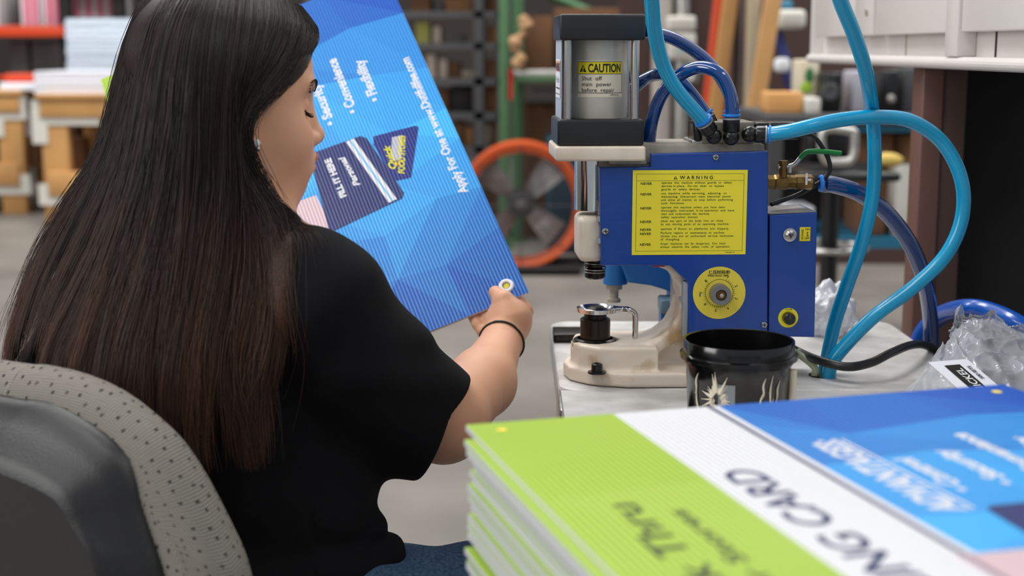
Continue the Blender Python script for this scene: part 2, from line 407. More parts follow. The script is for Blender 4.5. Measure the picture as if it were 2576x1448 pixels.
# pallet rack behind
t = thing('pallet_rack', 'dark steel pallet rack with an orange beam behind the left workbench', 'rack', (P(70, 300, 12).x, 12.4, 0))
ox = t.location.x
for px in (-150, 155, 292):
    x = P(px, 100, 12).x-ox; MB().box((x-0.05, -0.3, 0), (x+0.05, -0.2, 3), m_dark).box((x-0.05, 0.6, 0), (x+0.05, 0.7, 3), m_dark).build('upright', t)
for (pa, pb, ya, yb) in ((-150, 158, 64, 92), (-150, 158, 190, 200), (160, 292, -50, -24)):
    a = P(pa, yb, 12); b = P(pb, ya, 12)
    MB().box((a.x-ox, -0.4, a.z), (b.x-ox, -0.3, b.z), m_orack if ya > 0 else m_dark, 0.005).box((a.x-ox, -0.3, b.z-0.04), (b.x-ox, 0.6, b.z-0.01), m_dark).build('beam', t)
m_pgrid = mat('pink_white_cartons', srgb(216, 206, 206), 0.7)
for i, (x0, x1, y0, y1) in enumerate([(54, 98, -40, 64), (110, 152, -40, 64), (168, 290, -16, 44), (-60, -8, -40, 64)]):
    mb = pbox(x0, y0, x1, y1, 12.3, 0.5, m_pgrid, z0=P(x0, 64 if x0 < 160 else 5, 12).z if x0 < 160 else P(x0, y1, 12.3).z)
    w = P(x1, 0, 12.3).x-P(x0, 0, 12.3).x; X = P(x0, 0, 12.3).x
    for k in range(2 if w < 0.3 else 4):
        q = X+w*(0.15+k*(0.45 if w < 0.3 else 0.24)); zz = P(x0, y1, 12.3).z
        mb.box((q, 12.29, zz+0.01), (q+0.045, 12.3, P(x0, y0, 12.3).z-0.01), m_pink)
    tag(mb.build('carton_stack'), ['pink and white striped carton stack on the orange beam, nearer the left edge', 'pink and white striped carton stack on the orange beam, next to its right upright', 'wide pink and white striped carton stack above the block of blue-grey sheets', 'carton stack beyond the left edge'][i], 'cartons', 'pink and white cartons')
for i, (x0, x1) in enumerate([(26, 68), (82, 148)]):
    tag(pbox(x0, 100, x1, 190, 12.4, 0.5, m_grey, z0=P(0, 190, 12).z+0.0).build('grey_bin'), ['narrow grey bin on the lower level of the orange-beamed rack', 'wide grey bin on the lower level of the orange-beamed rack'][i], 'bin', 'grey bins in the rack')
# charcoal shelving with boxes in the middle
t = thing('shelving_unit', 'charcoal metal shelving unit full of boxes between the held sign and the green upright', 'shelf', (P(1120, 300, 8.6).x, 9.0, 0)); ox = t.location.x
for px in (780, 1204, 1262):
    x = P(px, 100, 8.6).x-ox; MB().box((x-0.028, -0.4, 0), (x+0.028, -0.36, 2.6), m_dshelf).box((x-0.028, 0.2, 0), (x+0.028, 0.24, 2.6), m_dshelf).build('upright', t)
SH = [(28, 44), (108, 124), (196, 214), (282, 300), (368, 384), (-50, -36)]
for (ya, yb) in SH:
    a = P(780, yb, 8.6); b = P(1266, ya, 8.6)
    MB().box((a.x-ox, -0.4, a.z), (b.x-ox, -0.36, b.z), m_dshelf).box((a.x-ox, -0.36, b.z-0.025), (b.x-ox, 0.24, b.z-0.005), m_dshelf).build('shelf_board', t)
m_lime = mat('lime_box', srgb(160, 160, 84), 0.7); m_pale = mat('pale_box', srgb(190, 172, 158), 0.7); m_greyb = mat('grey_goods', srgb(96, 90, 88), 0.7); m_dkb = mat('black_goods', srgb(30, 26, 25), 0.7)
items = [  # px0, px1, top py, shelf index, material, what
 (1046, 1080, 55, 1, m_lime, 'lime green box'), (1088, 1110, 66, 1, m_pale, 'slim pale box'), (1114, 1168, 84, 1, m_greyb, 'low grey bundle'), (1226, 1252, 66, 1, m_cardb, 'tan box right of the post'),
 (1072, 1096, 136, 2, m_pale, 'tall pale carton beside the sign edge'), (1104, 1126, 148, 2, m_pale, 'second pale carton beside the sign edge'), (1128, 1158, 158, 2, m_cardd, 'square brown carton'), (1160, 1196, 176, 2, mat('cream_goods', srgb(178, 160, 140), 0.7), 'low cream bundle'), (1222, 1256, 150, 2, m_cardd, 'brown carton right of the post'),
 (1100, 1128, 226, 3, m_cardd, 'dark brown carton beside the sign edge'), (1134, 1186, 218, 3, m_dkb, 'wide black crate'), (1222, 1256, 212, 3, m_cardb, 'tan carton right of the post'),
 (1140, 1166, 308, 4, m_cardd, 'brown carton low on the shelving'), (1170, 1192, 318, 4, m_cardb, 'small tan carton low on the shelving'), (1212, 1234, 310, 4, m_pale, 'pale carton low right of the post'), (1238, 1256, 304, 4, m_cardb, 'narrow tan carton low right of the post'),
 (1034, 1082, -10, 0, m_cardd, 'brown carton on the top visible shelf'), (1120, 1188, -6, 0, m_cardb, 'wide tan carton on the top visible shelf'), (1222, 1256, -8, 0, m_cardd, 'brown carton at the top right of the post'), (1090, 1116, 6, 0, m_greyb, 'small grey bundle on the top visible shelf')]
for i, (x0, x1, yt, si, m, w) in enumerate(items):
    zb = P(1100, SH[si][0], 8.6).z-0.003
    dy = 0.02*(i % 4)
    tag(pbox(x0, yt, x1, SH[si][0], 8.68+dy, 0.3, m, z0=zb, bevel=0.006).build('cardboard_box' if 'carton' in w or 'box' in w else 'bundle' if 'bundle' in w else 'crate'), w+' on the charcoal shelving', 'box', 'boxes on the charcoal shelving')
# green pallet rack
t = thing('green_pallet_rack', 'green pallet rack upright and beam behind the drum fan and the press cylinder', 'rack', (P(1285, 300, 8.2).x, 8.2, 0)); ox = t.location.x
for (pa, pb, y) in ((1256, 1282, 0), (1290, 1318, 0.25), (2100, 2120, 0.1)):
    a = P(pa, 0, 8.2).x-ox; b = P(pb, 0, 8.2).x-ox; MB().box((a, y, 0), (b, y+0.07, 3.0), m_green, 0.006).box((a-0.02, y-0.02, 0), (b+0.02, y+0.1, 0.012), m_green).build('upright', t)
a = P(1285, 206, 8.2); b = P(2100, 176, 8.2)
MB().box((a.x-ox, 0.02, a.z), (b.x-ox, 0.07, (a.z+b.z)/2), m_green, 0.004).box((a.x-ox, 0.02, (a.z+b.z)/2), (b.x-ox, 0.07, b.z), m_alu, 0.004).box((a.x-ox+0.04, 0.07, b.z-0.03), (b.x-ox, 1.0, b.z-0.005), m_dshelf).build('beam', t)
MB().box((P(1276, 0, 8.2).x-ox, 0.0, P(0, 206, 8.2).z-0.1), (P(1290, 0, 8.2).x-ox, 0.03, P(0, 180, 8.2).z+0.02), m_red).build('red_clip', t)
a = P(1390, -30, 8.2); b = P(1600, 60, 8.2); MB().tube([(a.x-ox, 0.97, a.z), (b.x-ox, 0.97, b.z)], 0.03, m_green, 8, 1).build('brace', t)
zb = P(0, 176, 8.2).z-0.003
for i, (x0, x1, yt, Y, m, w) in enumerate([(1320, 1392, 40, 8.5, m_cardd, 'large dark brown carton'), (1396, 1560, 20, 8.62, m_cardd, 'very wide brown carton')]):
    tag(pbox(x0, yt, x1, 176, Y, 0.4, m, z0=zb).build('cardboard_box'), w+' on the green rack beam behind the press cylinder', 'box', 'cartons on the green rack')
mb = MB(); pts = [P(1296+10*math.sin(k*1.3)+k*3.0, 168-k*16, 8.185-0.006*(k % 3)) for k in range(9)]
mb.tube(pts, lambda t: 0.030+0.012*math.sin(t*17)+0.006*math.sin(t*41), mat('kraft_paper', srgb(176, 138, 100), .8, bump=.4, bscale=20), 8, 4); tag(mb.build('paper_roll'), 'torn tan wrapping paper hanging over the green rack beam', 'paper')
bpy.data.objects['paper_roll'].name = 'wrapping_paper'
tag(pbox(1330, 226, 1400, 262, 8.6, 0.3, m_grey, z0=0.9).build('metal_bin'), 'low grey bin under the green rack beam', 'bin')
tag(pbox(1318, 262, 1400, 360, 8.7, 0.4, m_cardd, z0=0.0).build('cardboard_box'), 'tall brown carton on the floor behind the drum fan', 'box')
tag(pbox(1210, 410, 1262, 470, 8.75, 0.4, m_cardd, z0=0.0).build('cardboard_box'), 'brown carton on the floor seen through the fan blades', 'box')
# drum fan
FC = P(1311, 511, 7.4); FR = 150/FPX*7.4
t = thing('drum_fan', 'orange round drum fan with grey blades standing on the floor', 'fan', (FC.x, 7.4, 0)); zc = FC.z
ax = (0, 1, 0)
MB().lathe([(FR, -0.12), (FR+0.012, -0.12), (FR+0.012, 0.14), (FR, 0.14), (FR-0.012, 0.12), (FR-0.04, -0.10), (FR, -0.12)], m_ofan, 64, (0, 0, zc), ax).build('drum', t)
bl = mat('fan_blade_grey', srgb(150, 148, 146), 0.4, 0.3)
for k in range(4):
    an = PI/4+0.05+k*PI/2; vs = []; c, s = math.cos(an), math.sin(an)
    for r, w in ((0.07, 0.035), (0.14, 0.055), (FR-0.06, 0.075)):
        for sg in (-1, 1):
            for dy in (0, 0.006): vs.append((r*c-sg*w*s, 0.02+sg*0.03+dy, zc+r*s+sg*w*c))
    fs = []
    for i in range(2):
        b0 = i*4; fs += [[b0, b0+2, b0+6, b0+4], [b0+1, b0+5, b0+7, b0+3], [b0, b0+4, b0+5, b0+1], [b0+2, b0+3, b0+7, b0+6]]
    fs += [[0, 1, 3, 2], [8, 10, 11, 9]]; MB().add(vs, fs, bl).build('blade', t)
MB().lathe([(0, -0.06), (0.03, -0.06), (0.035, -0.03), (0.07, -0.02), (0.075, 0.08), (0, 0.08)], m_dshelf, 24, (0, 0, zc), ax).lathe([(0, -0.066), (0.025, -0.064), (0.028, -0.058)], m_alu, 16, (0, 0, zc), ax).build('hub', t)
mb = MB()
for k in range(1, 19): mb.tube([Vector(((FR-0.005)*k/19*math.cos(q*PI/12), -0.115, zc+(FR-0.005)*k/19*math.sin(q*PI/12))) for q in range(24)], 0.0012, m_dshelf, 4, 1, True)
for k in range(4): a2 = k*PI/4; mb.tube([(-FR*math.cos(a2), -0.117, zc-FR*math.sin(a2)), (FR*math.cos(a2), -0.117, zc+FR*math.sin(a2))], 0.003, m_dshelf, 5, 1)
mb.build('grille', t)
mb = MB()
for sx in (-1, 1): mb.tube([(sx*(FR+0.03), 0, zc), (sx*(FR+0.03), 0, 0.10), (sx*(FR-0.02), 0.0, 0.03), (sx*(FR-0.02), -0.2, 0.03)], 0.014, m_dark, 8, 5)
mb.tube([(-FR, 0.2, 0.03), (FR, 0.2, 0.03)], 0.014, m_dark, 8, 1).tube([(-FR, -0.2, 0.03), (FR, -0.2, 0.03)], 0.014, m_dark, 8, 1).box((-FR, -0.2, 0.02), (FR, 0.2, 0.04), m_dark)
mb.build('stand', t)
for sx in (-1, 1): MB().lathe([(0, -0.02), (0.05, -0.02), (0.05, 0.02), (0, 0.02)], m_cable, 16, (sx*(FR+0.02), 0.16, 0.05), (1, 0, 0)).build('wheel', t)
tag(pbox(1376, 345, 1470, 640, 8.0, 0.5, mat('dark_teal_machine', srgb(16, 52, 66), 0.5), z0=0.0, bevel=0.02).build('machine_cabinet'), 'dark teal machine cabinet on the floor right behind the drum fan', 'machine')
# right background: panels, posts, planks
t = thing('partition_post', 'brown panelled partition with pale pipes behind the blue tubes', 'partition', (P(1760, 300, 7).x, 7.6, 0)); t['kind'] = 'structure'; t.name = 'wall_partition'; ox = t.location.x
MB().box((P(1560, 0, 7.6).x-ox, 0, 0), (P(2330, 0, 7.6).x-ox, 0.1, 3), m_dbrown).build('panel', t)
tag(MB().cyl((P(1722, 0, 7.4).x, 7.5, 0), (P(1722, 0, 7.4).x, 7.5, 3), 0.04, m_alu).cyl((P(1672, 0, 7.4).x, 7.5, 0), (P(1672, 0, 7.4).x, 7.5, 3), 0.05, mat('pale_grey_pipe', srgb(170, 162, 156), 0.5)).build('wall_pipe'), 'pale grey pipe pair running up the brown partition', 'pipe')
t = thing('electrical_box', 'pale grey electrical boxes with conduit on the brown partition behind the tubes', 'electrical box', (P(1717, 100, 7.3).x, 7.42, P(0, 100, 7.3).z)); M0 = t.location
for (x0, y0, x1, y1) in ((1680, 40, 1752, 78), (1683, 82, 1752, 150)):
    a = P(x0, y1, 7.3)-M0; b = P(x1, y0, 7.3)-M0; MB().box((a.x, -0.12, a.z), (b.x, 0.0, b.z), m_bracket, 0.015, 3).build('enclosure', t)
a = P(1706, 132, 7.3)-M0; b = P(1736, 108, 7.3)-M0; MB().box((a.x, -0.125, a.z), (b.x, -0.12, b.z), mat('pale_teal', srgb(150, 196, 196), 0.5)).build('cover_plate', t)
MB().tube([(P(1745, 150, 7.3)-M0), (P(1747, 180, 7.3)-M0), (P(1740, 205, 7.3)-M0)], 0.03, m_alu, 8, 5).build('conduit', t)
o = MB().box((-0.05, -0.05, 0), (0.05, 0.05, 2.5), m_orack, 0.01).build('orange_post'); a = P(1740, 600, 6.9); o.location = (P(1752, 400, 6.9).x, 6.9, 0); o.rotation_euler = (0, math.radians(5), 0); tag(o, 'orange steel post leaning behind the blue tubes', 'post')
o = MB().box((-0.034, -0.02, 0), (0.034, 0.02, 2.5), m_wood, 0.004).build('wooden_plank'); o.location = (P(1748, 400, 6.7).x, 6.75, 0); o.rotation_euler = (0, math.radians(6.5), 0); tag(o, 'long wooden plank leaning right of the orange post', 'plank')
o = MB().box((-0.035, -0.02, 0), (0.035, 0.02, 1.42), m_wood, 0.004).build('wooden_plank'); o.location = (P(1830, 400, 6.2).x, 6.2, 0); o.rotation_euler = (0, math.radians(7.5), 0); tag(o, 'shorter wooden plank leaning against the grey column', 'plank')
a = P(1800, 0, 7).x; b = P(1905, 0, 7).x; mb = MB()
pts = []; 
for k in range(9): pts += [(a+(b-a)*k/9, 0.0 if k % 2 else 0.04), (a+(b-a)*(k+0.8)/9, 0.0 if k % 2 else 0.04)]
mb.prism(pts+[(b, 0.12), (a, 0.12)], 0, 3, m_grey, 0, Matrix.Translation((0, 6.95, 0))); o = structure('wall_column', mb)
o = MB().box((P(1893, 0, 6.5).x, 6.6, 0), (P(1927, 0, 6.5).x, 6.68, 3), mat('beige_post', srgb(176, 160, 134), 0.5), 0.01).build('beige_post'); tag(o, 'beige square steel post beside the grey corrugated column', 'post')
o = MB().box((P(1934, 0, 6.5).x, 7.02, 0), (P(1954, 0, 6.5).x, 7.06, 3), mat('steel_blue', srgb(52, 100, 132), 0.5), 0.006).build('blue_post'); tag(o, 'narrow steel blue post between beige post and office shelves', 'post')
x_ = P(1933, 20, 6.3)
t = tag(pbox(1958, 24, 2030, 72, 6.4, 0.3, m_bracket, bevel=0.02).build('wall_box'), 'white wall box on the brown partition left of the cabinet', 'box'); 
t = tag(pbox(1950, 0, 1998, 26, 6.6, 0.3, m_teal, bevel=0.02).build('blue_bracket'), 'small blue-grey bracket above the white wall box', 'bracket')
tag(MB().tube([P(1955, 78, 6.6), P(1966, 118, 6.6), P(1975, 150, 6.6), P(1980, 190, 6.6), P(2000, 240, 6.6)], 0.025, mat('indigo_strap', srgb(44, 52, 110), 0.6), 8, 5).build('blue_strap'), 'indigo strap hanging on the partition under the white wall box', 'strap')
tag(pbox(1952, 145, 1990, 182, 6.5, 0.08, m_white, bevel=0.02).build('tag_box'), 'small square white box hanging on the indigo strap', 'box')
a = P(1926, 44, 6.58); b = P(1942, -10, 6.58); tag(MB().box((a.x, 6.56, a.z), (b.x, 6.60, b.z), m_red, 0.01).build('red_lever'), 'red part fixed beside the beige post at the top', 'lever')
# dark desk and office things under the cabinet
dz = P(0, 288, 5.2).z
t = thing('work_table', 'black-topped work table with a blue rail behind the press, seen below the cabinet', 'table', (P(2150, 300, 5.2).x, 5.5, 0)); ox = t.location.x
a = P(1925, 290, 5.2).x-ox; b = P(2500, 290, 5.2).x-ox
MB().box((a, -0.3, dz-0.04), (b, 0.4, dz), m_dshelf, 0.005).build('table_top', t)
MB().box((a, -0.26, P(0, 334, 5.2).z), (b, -0.22, P(0, 314, 5.2).z), m_teal, 0.004).build('blue_rail', t)
for x in (a+0.05, b-0.05):
    for y in (-0.24, 0.34): MB().box((x-0.025, y-0.025, 0), (x+0.025, y+0.025, dz-0.04), m_dshelf).build('leg', t)
MB().box((a, 0.3, 0.42), (b, 0.34, dz-0.1), m_dark).build('back_panel', t)
MB().box((a, -0.29, 0.42), (b, 0.29, 0.46), m_teal).build('lower_shelf', t)
for i, (x0, x1, y0, dy, m, nm, w, cat) in enumerate([(1930, 2022, 232, 0.0, mat('tan_carton', srgb(206, 150, 88), 0.7), 'cardboard_box', 'open tan cardboard box on the black work table left of the speakers', 'box'),
  (2070, 2120, 182, 0.05, m_blackp, 'loudspeaker', 'narrow black speaker on the work table, left of the white box', 'speaker'), (2140, 2192, 178, 0.12, mat('pale_violet', srgb(176, 172, 184), 0.5), 'document_box', 'pale grey upright box between the black cases on the work table', 'box'),
  (2208, 2262, 176, 0.02, m_blackp, 'black_case', 'black case with round knob right of the pale upright box', 'case'), (2266, 2360, 170, 0.08, m_dshelf, 'monitor_box', 'charcoal box under the cabinet beside the brown post', 'box'),
  (2028, 2066, 246, -0.05, m_bracket, 'device', 'small grey desk device between the tan box and the narrow speaker', 'device'), (2008, 2062, 150, 0.2, mat('cream_board', srgb(206, 196, 172), 0.6), 'notice_board', 'cream board with a green leaf motif behind the desk device', 'board')]):
    tb = pbox(x0, y0, x1, 290, 5.3+dy, 0.16, m, z0=dz, bevel=0.008).build(nm); tag(tb, w, cat)
    if nm == 'black_case':
        c = P(2258, 250, 5.3); MB().lathe([(0, 0.02), (0.012, 0.018), (0.02, 0.0), (0.02, -0.0)], m_alu, 16, (c.x-0.02, 5.32, c.z), (0, -1, 0)).build('knob', tb)
    if nm == 'loudspeaker':
        c = P(2096, 232, 5.3); MB().lathe([(0, 0.0), (0.02, 0.005), (0.03, 0.004), (0.034, 0)], m_dshelf, 20, (c.x, 5.349, c.z), (0, -1, 0)).build('speaker_cone', tb)
    if nm == 'notice_board':
        c = P(2036, 190, 5.5); MB().sphere((c.x, 5.498, c.z), 0.022, mat('leaf_green', srgb(40, 110, 60), 0.6), 12, (0.8, 0.1, 1.4)).sphere((c.x-0.01, 5.498, c.z-0.045), 0.025, mat('lime_leaf', srgb(150, 190, 60), 0.6), 12, (1, 0.1, 0.9)).build('leaf_motif', tb)
# black office machine / chair back behind hoses
t = thing('office_chair', 'black office chair with arm pad and chrome parts behind the brass valve', 'chair', (P(2100, 400, 4.6).x, 4.75, 0)); ox = t.location
def LP(px, py, Y): return P(px, py, Y)-Vector((ox[0], ox[1], 0))
a = LP(2030, 415, 4.6); b = LP(2158, 300, 4.6)
MB().box((a.x, -0.10, a.z), (b.x, -0.02, b.z), m_blackp, 0.06, 5).build('backrest', t)
MB().tube([LP(2072, 330, 4.5), LP(2140, 330, 4.5), LP(2150, 345, 4.5), LP(2146, 395, 4.5), LP(2125, 408, 4.5), LP(2075, 400, 4.5)], 0.014, m_alu, 10, 6, True).build('chrome_loop', t)
a = LP(2000, 455, 4.6); b = LP(2260, 430, 4.6); MB().box((a.x, -0.2, a.z), (b.x, 0.25, b.z), m_blackp, 0.02, 3).build('seat', t)
c = LP(2120, 500, 4.6); MB().cyl((c.x, 0.02, 0.12), (c.x, 0.02, c.z+0.09), 0.03, m_blackp).build('gas_post', t)
R1 = 92/FPX*4.7; zf = P(0, 628, 4.7).z
MB().tube([(c.x+R1*math.cos(q*PI/12), 0.02+R1*math.sin(q*PI/12), zf) for q in range(24)], 0.012, m_steel2, 8, 3, True).tube([(c.x-R1, 0.02, zf), (c.x+R1, 0.02, zf)], 0.008, m_steel2, 8, 1).build('foot_ring', t)
for k in range(5):
    q = 0.4+k*2*PI/5; x = c.x+0.24*math.cos(q); y = 0.02+0.24*math.sin(q)
    MB().tube([(c.x, 0.02, 0.13), (x, y, 0.08)], 0.018, m_blackp, 8, 1).build('leg', t)
    MB().lathe([(0, -0.015), (0.03, -0.015), (0.03, 0.015), (0, 0.015)], m_alu, 16, (x, y, 0.031), (-math.sin(q), math.cos(q), 0)).build('caster', t)
a = P(2240, 432, 4.65); tag(MB().sphere((a.x, 4.7, a.z+0.034), 0.032, mat('mustard_cloth', srgb(206, 176, 92), 0.8), 14, (1.7, 1, 0.8)).build('yellow_cloth'), 'crumpled mustard yellow cloth on the black chair seat', 'cloth')
for i, (x0, x1, y0, Y, dp, m, w) in enumerate([(2160, 2250, 332, 5.36, 0.2, m_cardd, 'dark brown carton hidden behind the hose under the work table'), (2254, 2330, 340, 5.42, 0.2, m_cardb, 'tall tan carton under the work table beside the brown post'), (2256, 2330, 415, 5.25, 0.12, m_bracket, 'grey carton in front of the tan carton beside the brown post'), (2160, 2230, 500, 5.26, 0.07, m_cardd, 'low brown carton behind the foot ring'), (1985, 2050, 520, 5.32, 0.2, m_paper, 'white carton behind the control box top')]):
    b = P(x1, y0, Y); tag(MB().box((P(x0, y0, Y).x, Y, 0.462), (b.x, Y+dp, min(b.z, dz-0.05)), m, 0.006).build('cardboard_box'), w, 'box', 'cartons under the work table')
# ---------------------------------------------------------------- white-topped work table
TZ = 0.75
t = thing('white_worktable', 'white laminate worktable with a round hole carrying the blue press', 'table', (0.31, 1.45, 0))
X0, X1 = 0.056-0.31, 0.561-0.31
def rrect(x0, y0, x1, y1, r, n=5):
    out = []
    for cx, cy, a in ((x1-r, y0+r, -PI/2), (x1-r, y1-r, 0), (x0+r, y1-r, PI/2), (x0+r, y0+r, PI)):
        for k in range(n+1): q = a+PI/2*k/n; out.append((cx+r*math.cos(q), cy+r*math.sin(q)))
    return out
MB().prism(rrect(X0, 1.645-1.45, X1, 2.08-1.45, 0.03), TZ-0.045, TZ, m_btop, 0.005).build('table_top', t)
MB().box((X0-0.001, 1.60-1.45, TZ-0.075), (X0+0.03, 1.72-1.45, TZ-0.012), m_alu, 0.003).build('corner_bracket', t)
# front leaf with the round recess
hc = PZ(1630, 1075, TZ); hr = (PZ(1745, 1060, TZ).x-PZ(1515, 1060, TZ).x)/2
bm = bmesh.new()
out = [(X0+0.002, 0.82-1.45), (X1, 0.82-1.45), (X1, 1.643-1.45), (X0+0.002, 1.643-1.45)]
mb = MB(); cx, cy = hc.x-0.31, hc.y-1.45; N = 48
ring = [(cx+hr*math.cos(2*PI*k/N), cy+hr*math.sin(2*PI*k/N)) for k in range(N)]
def onrect(k):
    a = 2*PI*k/N; c, s = math.cos(a), math.sin(a); ts = []
    if c > 1e-9: ts.append((out[1][0]-cx)/c)
    if c < -1e-9: ts.append((out[0][0]-cx)/c)
    if s > 1e-9: ts.append((out[2][1]-cy)/s)
    if s < -1e-9: ts.append((out[0][1]-cy)/s)
    q = min(ts); return (cx+q*c, cy+q*s)
vs = [(p[0], p[1], TZ) for p in ring]+[(*onrect(k), TZ) for k in range(N)]+[(*c, TZ) for c in out]
fs = [[k, (k+1) % N, N+(k+1) % N, N+k][::-1] for k in range(N)]
for ci, c in enumerate(out):
    # corner triangle between the two rim points that straddle it
    a = math.atan2(c[1]-cy, c[0]-cx) % (2*PI); k = int(a/(2*PI)*N) % N; fs.append([N+k, 2*N+ci, N+(k+1) % N])
mb.add(vs, fs, m_btop)
mb.add([(p[0], p[1], TZ) for p in ring]+[(p[0], p[1], TZ-0.04) for p in ring]+[(cx, cy, TZ-0.04)], [[k, N+k, N+(k+1) % N, (k+1) % N] for k in range(N)]+[[N+k, 2*N, N+(k+1) % N] for k in range(N)], m_dsteel)
o4 = [(*c, TZ) for c in out]+[(*c, TZ-0.03) for c in out]
mb.add(o4, [[0, 1, 5, 4], [1, 2, 6, 5], [2, 3, 7, 6], [3, 0, 4, 7]], m_btop)
mb.build('front_leaf', t)
MB().tube([(cx+(hr+0.001)*math.cos(2*PI*k/N), cy+(hr+0.001)*math.sin(2*PI*k/N), TZ) for k in range(N)], 0.0025, mat('sage_edging', srgb(150, 156, 146), 0.5), 6, 1, True).build('hole_edging', t)
for x in (X0+0.08, X1-0.04):
    for y in (0.88-1.45, 2.0-1.45): MB().box((x-0.02, y-0.02, 0), (x+0.02, y+0.02, TZ-0.04), m_dshelf, 0.003).build('leg', t)
MB().box((X0+0.06, 0.9-1.45, 0.60), (X0+0.08, 2.0-1.45, 0.63), m_dshelf).box((X1-0.06, 0.9-1.45, 0.60), (X1-0.04, 2.0-1.45, 0.63), m_dshelf).build('side_rail', t)
hh = PZ(2068, 942, TZ+0.001)
MB().lathe([(0, 0.0006), (0.0165, 0.0008), (0.0165, 0)], m_dark, 24, (hh.x-0.31, hh.y-1.45, TZ), (0, 0, 1)).build('cable_hole', t)

# ---------------------------------------------------------------- pneumatic press
MO = Vector((0.124, 1.650, TZ+0.0008)); MA = math.radians(2.5)
Mw = Matrix.Translation(MO) @ Matrix.Rotation(MA, 4, 'Z'); Mi = Mw.inverted()
def ML(px, py, y):
    o = Mw @ Vector((0, y, 0)); n = (Mw.to_3x3() @ Vector((0, 1, 0))); return Mi @ PPL(px, py, o, n)
mc = thing('grommet_press', 'blue and cream pneumatic grommet press with a yellow warning label on the white table', 'machine', MO, MA)
def xz(pts, y): return [(ML(a, b, y).x, ML(a, b, y).z) for a, b in pts]
# frame casting: base plate, pedestal, C-shaped arm, one surface
ya, yb = 0.012, 0.118
xl = ML(1421, 950, 0.05).x; xr = ML(1925, 900, 0.05).x; zt = 0.0175
plate = [(xl+0.07, 0.0), (xr, 0.0), (xr, 0.14), (xl+0.07, 0.14), (xl+0.03, 0.125), (xl+0.006, 0.10), (xl, 0.075), (xl+0.004, 0.045), (xl+0.025, 0.018)]
pl = ML(1441, 900, 0.03); zp = ML(1500, 870, ya+0.01).z; pr = ML(1650, 900, 0.03)
ped = [(pl.x+0.03, ya), (pr.x, ya), (pr.x, yb), (pl.x+0.03, yb), (pl.x+0.008, yb-0.02), (pl.x, 0.065), (pl.x+0.008, ya+0.02)]
arc = [(1600, 872), (1628, 866), (1660, 850), (1690, 824), (1708, 790), (1715, 755), (1711, 722), (1698, 697), (1676, 680), (1650, 670), (1640, 640), (1900, 640), (1900, 935), (1655, 935), (1645, 920), (1642, 905), (1655, 890), (1690, 868), (1732, 843), (1732, 900), (1732, 935), (1600, 935)]
arm = xz([(1560, 935), (1560, 874), (1600, 872), (1628, 866), (1660, 850), (1690, 824), (1708, 790), (1715, 755), (1711, 722), (1698, 697), (1676, 680), (1650, 670), (1640, 640), (1925, 640), (1925, 830), (1735, 843), (1700, 864), (1665, 884), (1648, 896), (1641, 910), (1648, 926), (1660, 935)], 0.03)
web = xz([(1600, 940), (1600, 880), (1650, 880), (1735, 800), (1925, 800), (1925, 940)], 0.05)
fc = SD().u(sd_poly(plate, 0, 1, 2, 0.0, zt, 0.003)).u(sd_poly(ped, 0, 1, 2, 0.005, zp, 0.004), 0.006).u(sd_poly(arm, 0, 2, 1, 0.03, 0.10, 0.005), 0.008).u(sd_poly(web, 0, 2, 1, 0.05, 0.08, 0.004), 0.008)
fc.off(lambda p: 0.0004*np.sin(p[:, 0]*130+2*np.sin(p[:, 2]*90))*np.sin(p[:, 1]*110+p[:, 2]*70))
hp = ML(1498, 860, 0.06)
fc.sub(sd_cone((hp.x, 0.065, zp-0.004), (hp.x, 0.065, zp+0.02), 0.0285, 0.0285), 0.001)
m_cast = mat('worn_cream_casting', srgb(224, 210, 192), 0.45, noise=0.4, nscale=16, bump=0.12, bscale=50, coat=0.1, dark=srgb(172, 140, 98), thr=(0.30, 0.42))
me = sd_mesh(fc, (xl-0.01, -0.01, -0.006), (xr+0.02, 0.16, 0.19), 0.0016, 'frame_casting', [m_cast]); mobj('frame_casting', me, mc)
zmx = ML(1630, 362, 0.03).z
# upper arm casting (inside the cover) with visible beige top
a = ML(1622, 380, 0.03); b = ML(1932, 363, 0.03); e = ML(1508, 420, 0.03)
MB().box((e.x, 0.03, ML(0, 640, 0.03).z), (b.x, 0.12, a.z), m_beige, 0.003).box((a.x-0.004, 0.028, ML(0, 418, 0.03).z), (b.x-0.004, 0.122, ML(0, 366, 0.03).z), m_beige, 0.003).box((e.x+0.01, 0.024, ML(0, 421, 0.02).z), (ML(1636, 0, 0.02).x, 0.10, ML(0, 404, 0.02).z), m_beige, 0.002).build('upper_arm', mc)
# cream cylinder seat, caps, tube, rods
cy0, cy1 = 0.012, 0.118
def mbx(x0, y0, x1, y1, ya_, yb_, m, bev=0.003): 
    a = ML(x0, y1, ya_); b = ML(x1, y0, ya_); return MB().box((a.x, ya_, a.z), (b.x, yb_, b.z), m, bev, 3)
mbx(1398, 368, 1625, 406, 0.005, 0.125, m_cream).build('cylinder_seat', mc)
mbx(1402, 300, 1621, 367, cy0, cy1, m_black).build('lower_cap', mc)
mbx(1408, 35, 1625, 101, cy0, cy1, m_black).build('upper_cap', mc)
ccx = ML(1514, 200, 0.02).x; ccy = (cy0+cy1)/2; z0 = ML(0, 301, cy0).z-0.002; z1 = ML(0, 100, cy0).z+0.002
rt = (ML(1585, 200, ccy).x-ML(1441, 200, ccy).x)/2
MB().lathe([(rt, z0), (rt, z1)], mat('cylinder_aluminium', srgb(205, 200, 188), 0.42, 0.35, noise=0.3, nscale=20), 48, (ccx, ccy, 0)).build('air_cylinder', mc)
